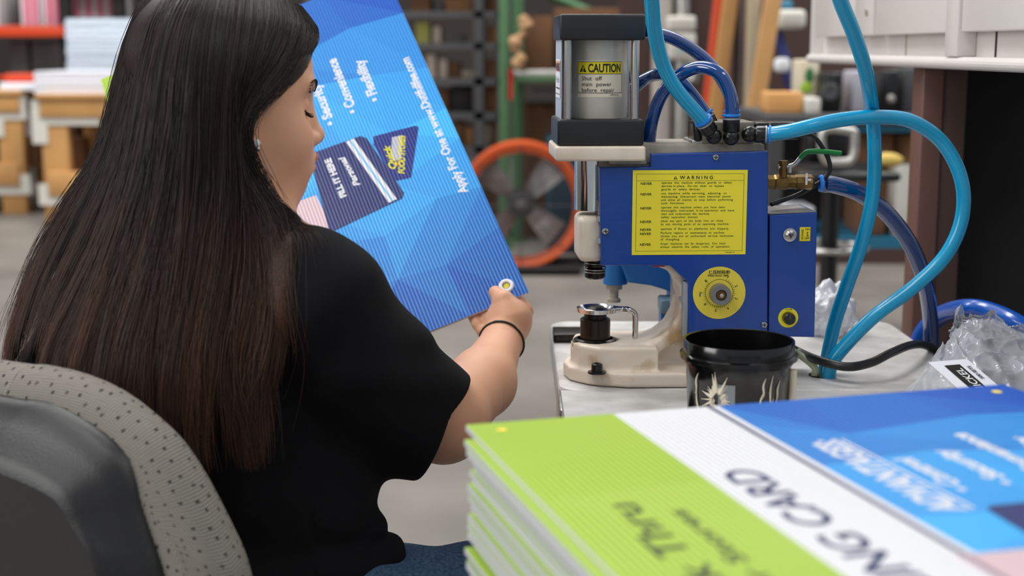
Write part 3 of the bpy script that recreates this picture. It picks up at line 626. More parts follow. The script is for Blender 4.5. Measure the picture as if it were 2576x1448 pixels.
for sx in (-1, 1):
    for sy in (-1, 1):
        x = ccx+sx*0.0395; y = ccy+sy*0.040; MB().cyl((x, y, z0), (x, y, z1), 0.0048, m_steel2).build('tie_rod', mc)
# caution label wrapped on the tube
def wrap(px, py, r): 
    q = ML(px, py, 0.012); s = (q.x-ccx)/r; s = max(-0.95, min(0.95, s)); return s
def cyl_map(vs, rad): # x = arc length, y = height
    return [Vector((ccx+rad*math.sin(v.x/rad), ccy-rad*math.cos(v.x/rad), v.y)) for v in vs]
def subdivided(vs, fs, maxw):
    bm = bmesh.new(); bv = [bm.verts.new(v) for v in vs]
    for f in fs: 
        try: bm.faces.new([bv[i] for i in f])
        except Exception: pass
    bmesh.ops.subdivide_edges(bm, edges=[e for e in bm.edges if e.calc_length() > maxw], cuts=4, use_grid_fill=True)
    bm.verts.index_update(); r = ([v.co.copy() for v in bm.verts], [[v.index for v in f.verts] for f in bm.faces]); bm.free(); return r
lz1 = ML(0, 152, cy0+0.01).z; lz0 = ML(0, 248, cy0+0.01).z; lw = 0.0300; mb = MB()
def quadc(x0, zz0, x1, zz1, rad, m):
    n = 12; vs = [Vector((x0+(x1-x0)*k/n, z, 0)) for k in range(n+1) for z in (zz0, zz1)]; mb.add(cyl_map(vs, rad), [[2*k, 2*k+2, 2*k+3, 2*k+1] for k in range(n)], m, True)
H = lz1-lz0; rr = rt+0.0003
quadc(-lw, lz0, lw, lz1, rr, m_clabel); quadc(-lw+0.001, lz1-0.0155, lw-0.001, lz1-0.002, rr+0.0002, m_ylabel)
for (a, b, c, d) in ((-lw+0.0007, lz0+0.005, lw-0.0007, lz0+0.0055), (-lw+0.0007, lz1-0.0161, lw-0.0007, lz1-0.0156), (-lw+0.0007, lz1-0.0022, lw-0.0007, lz1-0.0017), (-lw+0.0007, lz0+0.005, -lw+0.0012, lz1-0.002), (lw-0.0012, lz0+0.005, lw-0.0007, lz1-0.002)): quadc(a, b, c, d, rr+0.0003, m_ink)
def textc(body, size, x, z, m=m_ink, **k):
    vs, fs = text_mesh(body, size, k.get('sx', 1), k.get('bold', 0), 'LEFT', k.get('sp', 1), 1); mb.add(cyl_map([Vector((v.x+x, v.y+z, 0)) for v in vs], rr+0.0004), fs, m)
textc('CAUTION', 0.0135, -0.0155, lz1-0.0137, sx=0.69, bold=0.0004, sp=1.0)
mb.add(cyl_map([Vector((-0.0265, lz1-0.0137, 0)), Vector((-0.0175, lz1-0.0137, 0)), Vector((-0.022, lz1-0.0050, 0))], rr+0.0004), [[0, 1, 2]], m_ink)
textc('!', 0.0075, -0.0228, lz1-0.0130, m_ylabel, bold=0.0003)
for i, s in enumerate(('Shut  off', 'main  power', 'before  repair')): textc(s, 0.0068, -0.0235, lz1-0.0232-i*0.0068, sp=1.05)
textc('0000-022-00', 0.0022, 0.012, lz0+0.0022)
mb.build('caution_label', mc)
# warning label on the left side of the caps
lx = ccx-0.0475; Ms = frame((lx, cy1-0.012, 0), (0, -1, 0), (0, 0, 1)); sw = 0.075
mb = MB(); za = ML(0, 292, 0.03).z; zb2 = ML(0, 103, 0.03).z
mb.box((lx+0.0003, cy0+0.012, z0), (lx+0.001, cy1-0.01, z1), mat('pale_blue_film', srgb(186, 196, 214), 0.35))
def ms(x0, za_, x1, zb_, m, off=0.0002): mb.add([Ms @ Vector(v) for v in ((x0, za_, off), (x1, za_, off), (x1, zb_, off), (x0, zb_, off))], [[0, 1, 2, 3]], m)
ms(0.006, ML(0, 250, 0.03).z, sw, ML(0, 150, 0.03).z, m_white, 0.0003)
ms(0.008, ML(0, 182, 0.03).z, sw-0.002, ML(0, 154, 0.03).z, mat('salmon_band', srgb(228, 170, 140), 0.4), 0.0005)
mb.text('WARNING', 0.0125, m_ink, Ms @ Matrix.Translation((0.012, ML(0, 179, 0.03).z, 0.0008)), 0.95, 0.0004)
mb.text('Pinch  Point', 0.010, m_ink, Ms @ Matrix.Translation((0.016, ML(0, 210, 0.03).z, 0.0008)))
ms(0.02, ML(0, 226, 0.03).z, sw-0.005, ML(0, 223, 0.03).z, m_ink, 0.0008); ms(0.008, ML(0, 240, 0.03).z, sw-0.002, ML(0, 238.5, 0.03).z, m_ink, 0.0008)
mb.build('side_warning_label', mc)
# ram sleeve, cream head, punch
sx_, sy_ = ML(1497, 470, 0.035).x, 0.062
MB().lathe([(0.0, ML(0, 404, 0.03).z), (0.0225, ML(0, 404, 0.03).z), (0.0225, ML(0, 541, 0.03).z), (0, ML(0, 541, 0.03).z)], m_steel, 40, (sx_, sy_, 0)).build('ram_sleeve', mc)
q0 = ML(1455, 660, 0.03); q1 = ML(1520, 545, 0.03)
MB().box((q0.x, 0.03, q0.z), (q1.x, 0.098, q1.z), m_cream, 0.008, 4).build('ram_head', mc)
for py in (549, 604): 
    q = ML(1506, py, 0.028); MB().cyl((q.x, 0.034, q.z), (q.x, 0.022, q.z), 0.0035, m_steel2, n=14).build('clamp_screw', mc)
px_ = ML(1497, 690, 0.06).x; zz = lambda py: ML(0, py, 0.05).z
MB().lathe([(0, zz(658)), (0.009, zz(658)), (0.009, zz(672)), (0.0125, zz(674)), (0.0125, zz(683)), (0.008, zz(686)), (0.0095, zz(688)), (0.0125, zz(692)), (0.0125, zz(710)), (0.010, zz(714)), (0, zz(714))], m_dsteel, 28, (px_, 0.062, 0)).lathe([(0.0126, zz(673.5)), (0.0128, zz(675))], m_steel2, 28, (px_, 0.062, 0)).build('punch', mc)
MB().tube([(px_+0.0125*math.cos(k*PI/6), 0.062+0.0125*math.sin(k*PI/6), zz(688)+(0.0015 if k < 6 else -0.001)) for k in range(12)], 0.0008, m_steel2, 6, 3, True).tube([(px_+0.0125*math.cos(k*PI/6), 0.062+0.0125*math.sin(k*PI/6), zz(697)) for k in range(12)], 0.0006, m_steel2, 6, 3, True).build('punch_ring', mc)
# lower die with the chrome ring
MB().lathe([(0, zp-0.004), (0.026, zp-0.004), (0.026, zp), (0.022, zp+0.0015)], m_dsteel, 36, (hp.x, 0.065, 0)).lathe([(0.0185, zp), (0.0185, zz(820)), (0.0165, zz(817)), (0.014, zz(817)), (0.0135, zz(800)), (0, zz(800))], m_dsteel, 36, (hp.x, 0.065, 0)).build('die_post', mc)
zr0, zr1 = zz(803), zz(790); rx = ML(1504, 790, 0.05).x
MB().lathe([(0.0, zr0), (0.019, zr0), (0.0235, zr0+0.001), (0.0245, zr1), (0.0225, zr1+0.0006), (0.0195, zr1-0.001), (0.0175, zr1-0.003), (0.0, zr1-0.003)], m_steel, 48, (rx, 0.065, 0)).lathe([(0.016, zr1-0.003), (0.012, zr1-0.001), (0.008, zr1+0.001), (0, zr1+0.001)], m_dsteel, 32, (rx, 0.065, 0)).build('die_ring', mc)
bx = ML(1601, 800, 0.05).x
MB().tube([(rx+0.021, 0.065, (zr0+zr1)/2), (rx+0.032, 0.063, (zr0+zr1)/2+0.001), (bx-0.009, 0.06, (zr0+zr1)/2+0.001), (bx-0.002, 0.06, (zr0+zr1)/2-0.003), (bx, 0.06, (zr0+zr1)/2-0.010), (bx, 0.06, zp-0.004)], lambda t: 0.0036+0.002*max(0, 1-t*6), m_steel, 14, 8).build('ring_handle', mc)
q = ML(1503, 925, 0.0); MB().lathe([(0, 0), (0.011, 0), (0.011, 0.002), (0.0068, 0.0025), (0.0066, 0.011), (0.005, 0.012), (0.003, 0.012), (0.003, 0.009), (0, 0.009)], m_blackp, 24, (q.x, 0.006, zt)).build('base_bolt', mc)
MB().sphere((ML(1660, 671, 0.03).x, 0.03, zz(671)), 0.001, m_red, 6).box((ML(1652, 0, 0.03).x, 0.028, zz(675)), (ML(1685, 0, 0.03).x, 0.04, zz(667)), m_red, 0.001).build('red_clip', mc)
# blue cover
cov = xz([(1508, 421), (1636, 420), (1638, 387), (1933, 380), (1931, 850), (1732, 850), (1732, 712), (1685, 668), (1513, 668)], 0.018)
Mxz = lambda y: Matrix(((1, 0, 0, 0), (0, 0, 1, y), (0, 1, 0, 0), (0, 0, 0, 1)))
mb = MB(); mb.prism([(p[0], p[1]) for p in cov], 0.0, 0.122, m_blue, 0.0015, Mxz(0.018)); mb.build('blue_cover', mc)
mb = MB(); q0 = ML(1719, 708, 0.02); q1 = ML(1731, 846, 0.02); mb.box((q0.x, 0.021, q1.z), (q1.x, 0.12, q0.z), m_blueedge, 0.001); mb.build('side_plate', mc)
def screw(px, py, r, y, par=mc):
    q = ML(px, py, y); mb = MB().lathe([(r, 0), (r, 0.0015), (r*0.8, 0.0028), (0, 0.0034)], m_steel2, 24, (q.x, y, q.z), (0, -1, 0))
    mb.box((q.x-r*0.6, y-0.0037, q.z-r*0.12), (q.x+r*0.6, y-0.0033, q.z+r*0.12), m_ink).box((q.x-r*0.12, y-0.0037, q.z-r*0.6), (q.x+r*0.12, y-0.0033, q.z+r*0.6), m_ink); mb.build('cover_screw', par)
screw(1800, 395, 0.0040, 0.018); screw(1523, 581, 0.0042, 0.018); screw(1922, 816, 0.0040, 0.018)
# warning label
L0 = ML(1589, 641, 0.0176); L1 = ML(1881, 427, 0.0176); LW = L1.x-L0.x; LH = L1.z-L0.z
Ml = Matrix.Translation((L0.x, 0.0176, L0.z)) @ Matrix.Rotation(PI/2, 4, 'X')
mb = MB(); mb.box((0, 0, 0), (LW, LH, 0.0003), m_yellow, M=Ml)
def ln(x0, y0, x1, y1, z=0.0005, m=m_inkt): mb.add([(x0*LW, y0*LH, z), (x1*LW, y0*LH, z), (x1*LW, y1*LH, z), (x0*LW, y1*LH, z)], [[0, 1, 2, 3]], m, M=Ml)
lt = 0.0025
ln(.032, .044, .97, .044+lt*1.2); ln(.032, .955, .97, .955+lt*1.2); ln(.032, .044, .032+lt, .957); ln(.97-lt, .044, .97, .957); ln(.032, .875, .97, .875+lt*1.2)
mb.text('W A R N I N G', LH*0.056, m_inkt, Ml @ Matrix.Translation((LW*.41, LH*.895, 0.0005)), 1.05, 0.00012, sp=1.02)
mb.add([(LW*.355, LH*.893, 0.0005), (LW*.388, LH*.893, 0.0005), (LW*.3715, LH*.935, 0.0005)], [[0, 1, 2]], m_inkt, M=Ml)
mb.text('!', LH*0.036, m_yellow, Ml @ Matrix.Translation((LW*.3685, LH*.897, 0.0007)), 1, 0.0002)
rows = [(.842, 'NEVER', ['operate  this  machine  without  guards  or  safety', 'devices in place.  Do not  alter  or  bypass', 'guards  or  safety  devices.']),
 (.717, 'NEVER', ['run  machine  while  servicing,  adjusting,  or', 'maintaining.  Disconnect  main  electrical  power', 'and  allow  all  motion  to  stop  before  performing', 'such  functions.']),
 (.552, 'NEVER', ['operate  this  machine  unless  you  have  been', 'thoroughly  instructed  in its operation  and  have', 'read  and  understood  the  machine', 'safety  operation  manual.']),
 (.392, 'NEVER', ['place  any  part  of  the  body  into  or  close', 'to  any  moving  parts  of  an  operating  machine.']),
 (.298, 'NEVER', ['operate  if  floors  or  platforms  are  slippery.']),
 (.250, 'NEVER', ['Porform  repairs  or  maintenance  to  machine', 'Unless  you  are  an  authorized  service  technician', 'of  changfeng']),
 (.122, 'NEVER', ['forget  machines  can  be  dangerous.  You  must', 'always  observe  the  safety  rules  of  operation.'])]
TS = LH*0.0335
_w = {}
for y, nv, lines in rows:
    mb.text(nv, LH*0.040, m_inkt, Ml @ Matrix.Translation((LW*.068, LH*(y-0.012), 0.0005)), 1.12, 0.00008)
    for i, s in enumerate(lines):
        tv = text_mesh(s, TS, 1.0, 0.00004, 'LEFT', 1.12, 1)[0]; wd = max(v.x for v in tv); want = LW*min(0.67, 0.0136*len(s.replace('  ', ' ')))
        mb.text(s, TS, m_inkt, Ml @ Matrix.Diagonal((1, 1, 1, 1)) @ Matrix.Translation((LW*.25, LH*(y-i*0.0385), 0.0005)) @ Matrix.Diagonal((want/wd, 1, 1, 1)), 1.0, 0.00004, sp=1.12)
mb.text('9300-#00-710', LH*0.02, m_inkt, Ml @ Matrix.Translation((LW*.82, LH*.018, 0.0005)))
mb.build('warning_label', mc)
# dial
def disc(px, py, rpx, y, m, th=0.0005, mbx_=None):
    q = ML(px, py, y); r = ML(px+rpx, py, y).x-q.x; (mbx_ or MB()).lathe([(r, 0), (r, th), (0, th)], m, 64, (q.x, y, q.z), (0, -1, 0)); return q, r
mb = MB(); q, r = disc(1809, 736, 66, 0.0178, mat('dial_yellow', srgb(228, 208, 66), 0.35), 0.0006, mb)
Md = Matrix.Translation((q.x, 0.0171, q.z)) @ Matrix.Rotation(PI/2, 4, 'X')
ri = r*0.52
mb.tube([Md @ Vector((ri*math.cos(k*PI/36), ri*math.sin(k*PI/36), 0)) for k in range(72)], 0.00025, m_inkt, 4, 1, True)
mb.text('保压时间/秒', r*0.155, m_inkt, Md @ Matrix.Translation((-r*.42, r*.735, 0.0003)), 1.0, 0.0001)
mb.text('PRESS HOLD TIME', r*0.098, m_inkt, Md @ Matrix.Translation((-r*.46, r*.63, 0.0003)), 1.0, 0.00005)
for k in range(1, 9):
    a = math.radians(62-(k-1)*(284/7.0)); Mt = Md @ Matrix.Rotation(a-PI/2, 4, 'Z'); mb.text(str(k), r*0.15, m_inkt, Mt @ Matrix.Translation((-r*.04, r*.64, 0.0003)), 1, 0.00008)
for k in range(36):
    a = math.radians(62-k*(284/35.0)); Mt = Md @ Matrix.Rotation(a-PI/2, 4, 'Z'); mb.add([(-0.0002, ri, 0.0003), (0.0002, ri, 0.0003), (0.0002, ri+r*.08, 0.0003), (-0.0002, ri+r*.08, 0.0003)], [[0, 1, 2, 3]], m_inkt, M=Mt)
mb.add([(-r*.75, -r*.14, .0003), (-r*.71, -r*.14, .0003), (-r*.71, -r*.02, .0003), (-r*.75, -r*.02, .0003)], [[0, 1, 2, 3]], m_blue, M=Md)
mb.build('timer_dial', mc)
q = ML(1811, 739, 0.012); rk = r*0.385
kn = MB().lathe([(rk*1.02, 0), (rk, 0.014), (rk*0.97, 0.0155), (rk*0.55, 0.0155), (rk*0.5, 0.013), (rk*.5, 0.011), (0, 0.011)], m_gknob, 48, (q.x, 0.0172, q.z), (0, -1, 0)).build('dial_knob', mc)
MB().lathe([(rk*.42, 0.011), (rk*.42, 0.013), (0, 0.013)], m_bronze, 24, (q.x, 0.0172, q.z), (0, -1, 0)).lathe([(rk*.2, 0.012), (rk*.2, 0.017), (0, 0.018)], m_steel2, 16, (q.x, 0.0172, q.z), (0, -1, 0)).lathe([(rk*.5, 0.0112), (rk*.5, 0.0126), (rk*.43, 0.0126)], m_ink, 24, (q.x, 0.0172, q.z), (0, -1, 0)).build('knob_screw', kn)
# control box
cb = xz([(1936, 541), (2056, 533), (2049, 848), (1933, 846)], 0.022); mb = MB(); mb.prism(cb, 0, 0.085, m_blue, 0.0012, Mxz(0.022)); 
c0, c1 = ML(1938, 540, 0.022), ML(2054, 533.5, 0.022)
mb.add([(c0.x, 0.0225, c0.z+0.0004), (c1.x, 0.0225, c1.z+0.0004), (c1.x-0.003, 0.106, c1.z+0.0004), (c0.x, 0.106, c0.z+0.0004)], [[0, 1, 2, 3]], mat('worn_box_top', srgb(150, 150, 150), 0.5, 0.3, noise=0.5, nscale=30))
cbx = mb.build('control_box', mc)
q = ML(1986, 590, 0.021); rs = ML(2003, 590, 0.021).x-q.x
MB().lathe([(rs, 0), (rs, 0.003), (rs*.72, 0.0035), (rs*.72, 0.006), (rs*.45, 0.0075), (rs*.42, 0.004), (0, 0.004)], m_steel2, 32, (q.x, 0.0218, q.z), (0, -1, 0)).cyl((q.x, 0.018, q.z), (q.x+0.002, 0.008, q.z-0.002), 0.0018, m_steel2, 0.0026, 14).build('power_switch', cbx)
a = ML(2011, 606, 0.0215); b = ML(2039, 571, 0.0215); mb = MB(); w = b.x-a.x; h = b.z-a.z; Mp = Matrix.Translation((a.x, 0.0217, a.z)) @ Matrix.Rotation(PI/2, 4, 'X')
mb.box((0, 0, 0), (w, h, 0.0003), m_ylabel, M=Mp); mb.text('POWER', h*.2, m_inkt, Mp @ Matrix.Translation((w*.36, h*.12, .0005)) @ Matrix.Rotation(PI/2, 4, 'Z'), 1.05, 0.00004)
mb.text('ON', h*.19, m_inkt, Mp @ Matrix.Translation((w*.52, h*.78, .0005)), 1.1, 0.00005).text('OFF', h*.19, m_inkt, Mp @ Matrix.Translation((w*.46, h*.14, .0005)), 1.05, 0.00005).text('↕', h*.3, m_inkt, Mp @ Matrix.Translation((w*.58, h*.4, .0005)), 1, 0.0001)
mb.build('power_label', cbx)
mb = MB(); q = ML(1983, 799, 0.021); r = ML(2008, 799, 0.021).x-q.x; mb.lathe([(r, 0), (r, .0005), (0, .0005)], m_yellow, 40, (q.x, 0.0218, q.z), (0, -1, 0))
Md = Matrix.Translation((q.x, 0.0211, q.z)) @ Matrix.Rotation(PI/2, 4, 'X')
for k in range(21):
    a = math.radians(150-k*6)*1.0; a = math.radians(200-k*11); Mt = Md @ Matrix.Rotation(a-PI/2, 4, 'Z'); mb.add([(-0.0001, r*.66, 0.0003), (0.0001, r*.66, 0.0003), (0.0001, r*.76, 0.0003), (-0.0001, r*.76, 0.0003)], [[0, 1, 2, 3]], m_inkt, M=Mt)
mb.text('ON TIME', r*.16, m_inkt, Md @ Matrix.Translation((-r*.3, r*.82, .0003)), 1, .00003); mb.build('heater_dial', cbx)
MB().lathe([(r*.62, 0), (r*.58, .009), (r*.5, .010), (0, .010)], m_blackp, 24, (q.x, 0.0213, q.z), (0, -1, 0)).box((q.x-r*.08, 0.0108, q.z), (q.x+r*.08, 0.0113, q.z+r*.5), m_dshelf).build('heater_knob', cbx)
# valve manifold
q0 = ML(1768, 362, 0.03); q1 = ML(1898, 306, 0.03)
MB().box((q0.x, 0.03, q0.z), (q1.x, 0.09, q1.z), mat('manifold_alloy', srgb(150, 142, 128), 0.45, 0.4, noise=0.4, nscale=60), 0.002).box((ML(1750, 0, .03).x, 0.035, ML(0, 372, .03).z), (ML(1878, 0, .03).x, 0.10, ML(0, 358, .03).z), m_alu, 0.002).build('valve_manifold', mc)
a = ML(1746, 362, 0.035); b = ML(1768, 306, 0.035); MB().box((a.x, 0.035, a.z), (b.x, 0.085, b.z), m_blackp, 0.003).build('solenoid', mc)
a = ML(1898, 352, 0.04); b = ML(2014, 308, 0.04); MB().box((a.x, 0.04, a.z), (b.x, 0.085, b.z), m_blackp, 0.003).box((ML(1944, 0, .04).x, 0.0395, a.z), (ML(1948, 0, .04).x, 0.0855, b.z), m_beige).build('solenoid', mc)
def fitting(ball, tip, r=0.0095, par=mc):
    b = Vector(ball); t_ = Vector(tip); d = (t_-b).normalized(); f = MB().sphere(b, r*1.02, m_blackp, 20).lathe([(r*.75, 0), (r*.8, r*.6), (r*.95, r*.7), (r*1.05, r*.9), (r*1.05, (t_-b).length-0.003), (r*.9, (t_-b).length-0.002)], m_blackp, 28, b, d)
    o = f.lathe([(r*1.08, -0.0012), (r*1.1, 0.0006), (r*.7, 0.0014)], m_blueedge, 28, t_-d*0.003, d).build('elbow_fitting', par)
    MB().lathe([(r*.8, -0.001), (r*1.15, 0.0), (r*1.15, 0.0022), (r*.75, 0.0026)], m_ring, 28, t_, d).build('release_collar', o); return t_, d
f1, d1 = fitting(ML(1795, 342, 0.018), ML(1770, 304, 0.012)); f2, d2 = fitting(ML(1839, 345, 0.018), ML(1840, 292, 0.018)); f3, d3 = fitting(ML(1886, 337, 0.018), ML(1934, 338, 0.014))
f4, d4 = fitting(ML(1800, 335, 0.06), ML(1776, 286, 0.06), 0.0085); f5, d5 = fitting(ML(1842, 310, 0.07), ML(1842, 282, 0.07), 0.009)
def Wd(v): return Mw @ Vector(v)
def hose(name, pts, r, m, label, cat='hose', group=None, sub=10, par=None):
    o = MB().tube(pts, r, m, 16, sub).build(name); return tag(o, label, cat, group)
def Q(px, py, y): return Mw @ ML(px, py, y)
hose('air_tube', [Q(1622, 78, 0.06), Q(1645, 82, 0.07), Q(1700, 100, 0.085), Q(1765, 142, 0.09), Q(1812, 195, 0.085), Q(1840, 250, 0.075), Wd(f5-d5*0.002)], 0.0078, m_navyh, 'dark blue air tube arching from the black upper cap to the rear upright fitting', 'tube', 'dark blue air tubes')
hose('air_tube', [Wd(f2-d2*0.002), Q(1841, 272, 0.018), Q(1834, 228, 0.02), Q(1808, 184, 0.025), Q(1757, 170, 0.04), Q(1706, 192, 0.05), Q(1664, 240, 0.06), Q(1640, 305, 0.065), Q(1632, 372, 0.07)], 0.0078, m_navyh, 'dark blue air tube looping from the front upright fitting down behind the black lower cap', 'tube', 'dark blue air tubes')
hose('air_tube', [Q(1540, 300, 0.128), Q(1580, 240, 0.125), Q(1620, 201, 0.115), Q(1662, 186, 0.09), Q(1702, 198, 0.085), Q(1740, 236, 0.075), Wd(f4-d4*0.003)], 0.0076, m_navyh, 'short dark blue air tube coming from behind the silver cylinder', 'tube', 'dark blue air tubes')
hose('air_hose', [P(1636, -60, 1.56), P(1640, 0, 1.585), P(1646, 70, 1.61), P(1664, 150, 1.635), P(1700, 222, 1.65), Wd(f1-d1*0.002)], 0.0086, m_cyan, 'cyan air hose dropping from above beside the black upper cap', 'hose', 'cyan air hoses')
ch1 = [Wd(f3-d3*0.002), P(1985, 330, 1.66), P(2045, 316, 1.66), P(2110, 302, 1.67), P(2200, 294, 1.68), P(2290, 304, 1.69), P(2370, 358, 1.70), P(2418, 450, 1.70), P(2420, 548, 1.70), P(2380, 640, 1.70), P(2300, 720, 1.70), P(2200, 795, 1.70), P(2130, 865, 1.703), P(2092, 915, 1.706)]
end = Vector((hh.x+.006, hh.y-.009, TZ-.006))
hose('air_hose', ch1+[end], 0.0086, m_cyan, 'cyan air hose sweeping in a wide loop right of the press into the table hole', 'hose', 'cyan air hoses')
hose('air_hose', [P(2098, -60, 1.55), P(2116, 5, 1.57), P(2150, 90, 1.6), P(2180, 190, 1.64), P(2196, 300, 1.712), P(2200, 400, 1.722), P(2194, 500, 1.73), P(2168, 610, 1.735), P(2130, 720, 1.742), P(2098, 820, 1.745), Vector((hh.x+.004, hh.y+.0105, TZ-.006))], 0.0086, m_cyan, 'nearly straight cyan air hose dropping from the top edge into the table hole', 'hose', 'cyan air hoses')
hose('supply_hose', [P(2072, 463, 1.74), P(2100, 465, 1.745), P(2160, 485, 1.76), P(2230, 535, 1.79), P(2290, 615, 1.82), P(2325, 705, 1.86), P(2340, 800, 1.92), P(2342, 890, 1.97), P(2338, 960, 1.99)], 0.0105, m_navyh, 'thick dark blue supply hose arching from the brass valve to behind the table corner')
hose('large_hose', [P(2300, 930, 2.08), P(2316, 850, 2.07), P(2362, 796, 2.03), P(2430, 776, 1.9), P(2500, 788, 1.85), P(2576, 826, 1.8), P(2680, 900, 1.78)], 0.0135, m_blueh, 'fat bright blue hose curving behind the plastic bag')
hose('power_cable', [Q(1960, 860, 0.09), P(2010, 885, 1.76), P(2060, 906, 1.70), P(2130, 922, 1.67), P(2190, 912, 1.69), P(2240, 888, 1.72), P(2290, 868, 1.78), P(2328, 868, 1.84), P(2356, 890, 1.90), P(2366, 960, 1.93)], 0.0055, m_cable, 'black power cable draped over the table right of the bucket', 'cable')
hose('signal_wire', [Q(1990, 345, 0.06), P(2040, 340, 1.73), P(2072, 376, 1.735), P(2088, 420, 1.735), P(2070, 452, 1.735), P(2010, 488, 1.735), Q(1940, 514, 0.06)], 0.0028, m_cable, 'thin black wire looping from the solenoid past the brass valve', 'wire', sub=10)
hose('earth_cord', [Q(1990, 880, 0.09), P(2012, 893, 1.74), P(2038, 912, 1.72), P(2052, 930, 1.715), Vector((hh.x-.011, hh.y, TZ-.005))], 0.0045, mat('pale_green_cord', srgb(176, 184, 150), 0.5), 'pale green cord running into the table hole beside the cyan hoses', 'cord')
# brass ball valve
vo = Q(1938, 458, 0.07); t = thing('ball_valve', 'brass ball valve with a green-sleeved lever on the right side of the press', 'valve', vo, MA)
def VL(px, py, y=0.07): return Matrix.Rotation(-MA, 4, 'Z') @ (Q(px, py, y)-vo)
MB().lathe([(0.0, -0.004), (0.0085, -0.004), (0.0085, 0.004), (0.0095, 0.006), (0.0095, 0.02)], m_brass, 6, VL(1938, 458), (1, 0, 0), False).lathe([(0.0085, 0.012), (0.0085, 0.030), (0.0095, 0.031), (0.0095, 0.05), (0.007, 0.053), (0, 0.053)], m_brass, 8, VL(1938, 458), (1, 0, 0), False).build('valve_body', t)
MB().cyl(VL(1970, 450), VL(1970, 408), 0.0055, m_brass, 0.0045, 10).lathe([(0, 0), (0.006, 0), (0.006, 0.004), (0, 0.004)], m_brass, 6, VL(1971, 412), (0, 0, 1), False).build('valve_stem', t)
MB().tube([VL(1958, 420), VL(1985, 418), VL(2000, 412), VL(2014, 396)], 0.0028, m_steel2, 8, 5).box(VL(1984, 434)+Vector((0, -0.003, 0)), VL(1990, 415)+Vector((0, 0.003, 0)), m_steel2).build('lever', t)
MB().tube([VL(2012, 399), VL(2024, 386), VL(2036, 381), VL(2070, 381), VL(2116, 386)], 0.0032, mat('lever_green', srgb(10, 124, 52), 0.35), 10, 6).build('lever_sleeve', t)
MB().lathe([(0.0075, 0), (0.0105, 0.001), (0.0105, 0.004), (0.0075, 0.005)], m_ring, 24, VL(2060, 461), (1, 0, -0.02)).build('release_collar', t)
a = VL(2028, 452, 0.058); MB().box(a-Vector((0.001, 0.001, 0.006)), a+Vector((0.0015, 0.0, 0.008)), m_white).box(a+Vector((0, -.001, -.001)), a+Vector((0.006, 0, 0.001)), m_white).build('sealant_streak', t)
# blue press standing behind
t = thing('bench_press', 'smaller worn blue and white bench press on the white table behind the grommet press', 'machine', (P(1610, 800, 1.86).x, 1.87, TZ)); bo = t.location.copy()
def BL(px, py, Y=1.86): return P(px, py, Y)-bo
a = BL(1521, 668); b = BL(1583, 722); MB().cyl(((a.x+b.x)/2, 0.02, b.z), ((a.x+b.x)/2, 0.02, a.z+0.01), (b.x-a.x)/2, m_vise, n=28).build('ram_housing', t)
ar = [BL(*p) for p in ((1560, 660), (1740, 660), (1740, 752), (1700, 740), (1640, 722), (1580, 714))]
MB().prism([(p.x, p.z) for p in ar], 0, 0.05, m_vise, 0.003, Matrix(((1, 0, 0, 0), (0, 0, 1, 0.0), (0, 1, 0, 0), (0, 0, 0, 1)))).build('arm', t)
a = BL(1690, 740); b = BL(1745, 840); MB().box((a.x, 0.0, 0), (b.x+0.02, 0.06, a.z), m_vise, 0.003).build('column', t)
a = BL(1660, 750); b = BL(1700, 788); MB().box((a.x, -0.02, b.z), (b.x, 0.02, a.z), mat('chalky_blue', srgb(150, 186, 206), 0.5, noise=0.7, nscale=25), 0.003).build('work_block', t)
a = BL(1662, 790); MB().box((a.x, -0.015, 0), (a.x+0.016, 0.015, a.z+0.004), m_vise).build('block_post', t)
c = BL(1549, 724); MB().lathe([(0.006, 0), (0.011, 0.0), (0.011, -0.006), (0.006, -0.008), (0.006, -0.018), (0.009, -0.020), (0.009, -0.024), (0, -0.024)], m_beige, 20, (c.x, 0.02, c.z)).build('spring_foot', t)
c0_ = PZ(1530, 838, TZ)-bo; c1_ = PZ(1720, 850, TZ)-bo; MB().box((c0_.x-0.0, -0.07, 0), (c1_.x+0.02, 0.07, 0.012), mat('navy_base', srgb(14, 42, 84), 0.4), 0.003).build('base', t)
a = PZ(1392, 862, TZ); b = PZ(1441, 838, TZ)
t = MB().box((a.x, a.y, TZ), (b.x+0.02, b.y-0.01, TZ+0.012), m_dsteel, 0.002).build('steel_fixture_plate'); tag(t, 'dark brown steel fixture plate with holes on the table left of the press pedestal', 'plate')
for k in range(3): MB().cyl((a.x+0.006+k*0.011, a.y+0.0005, TZ+0.006), (a.x+0.006+k*0.011, a.y-0.0004, TZ+0.006), 0.0028, m_ink, n=12).build('bolt_hole', t)
# ---------------------------------------------------------------- bucket
BR = 0.0565; bq = P(1859, 852, 1.40); BH = bq.z-TZ
t = thing('plastic_bucket', 'black plastic bucket with dried glue strings in front of the press', 'bucket', (bq.x, 1.40, TZ))
rb = BR*0.86
MB().lathe([(0, 0), (rb*.97, 0), (rb, 0.004), (BR*.915, BH*.66), (BR*.92, BH*.665), (BR*.93, BH*.80), (BR*.965, BH*.80), (BR*.965, BH*.825), (BR*.975, BH*.83), (BR*1.045, BH*.84), (BR*1.045, BH*.875), (BR*.985, BH*.885), (BR*.985, BH*.99), (BR*.975, BH), (BR*.94, BH*.995), (BR*.93, BH*.9), (rb*.93, 0.006), (0, 0.005)], mat('glossy_black_plastic', srgb(9, 9, 10), 0.16, spec=.6, bump=.04, bscale=40), 72).build('shell', t)
mb = MB(); gl = mat('dried_glue', srgb(206, 196, 176), 0.45)
def onb(ang, z, off=0.0006):
    r = rb+(BR*.93-rb)*(z/(BH*.8))+off; a = math.radians(ang); return Vector((r*math.sin(a), -r*math.cos(a), z))
rnd = random.Random(3)
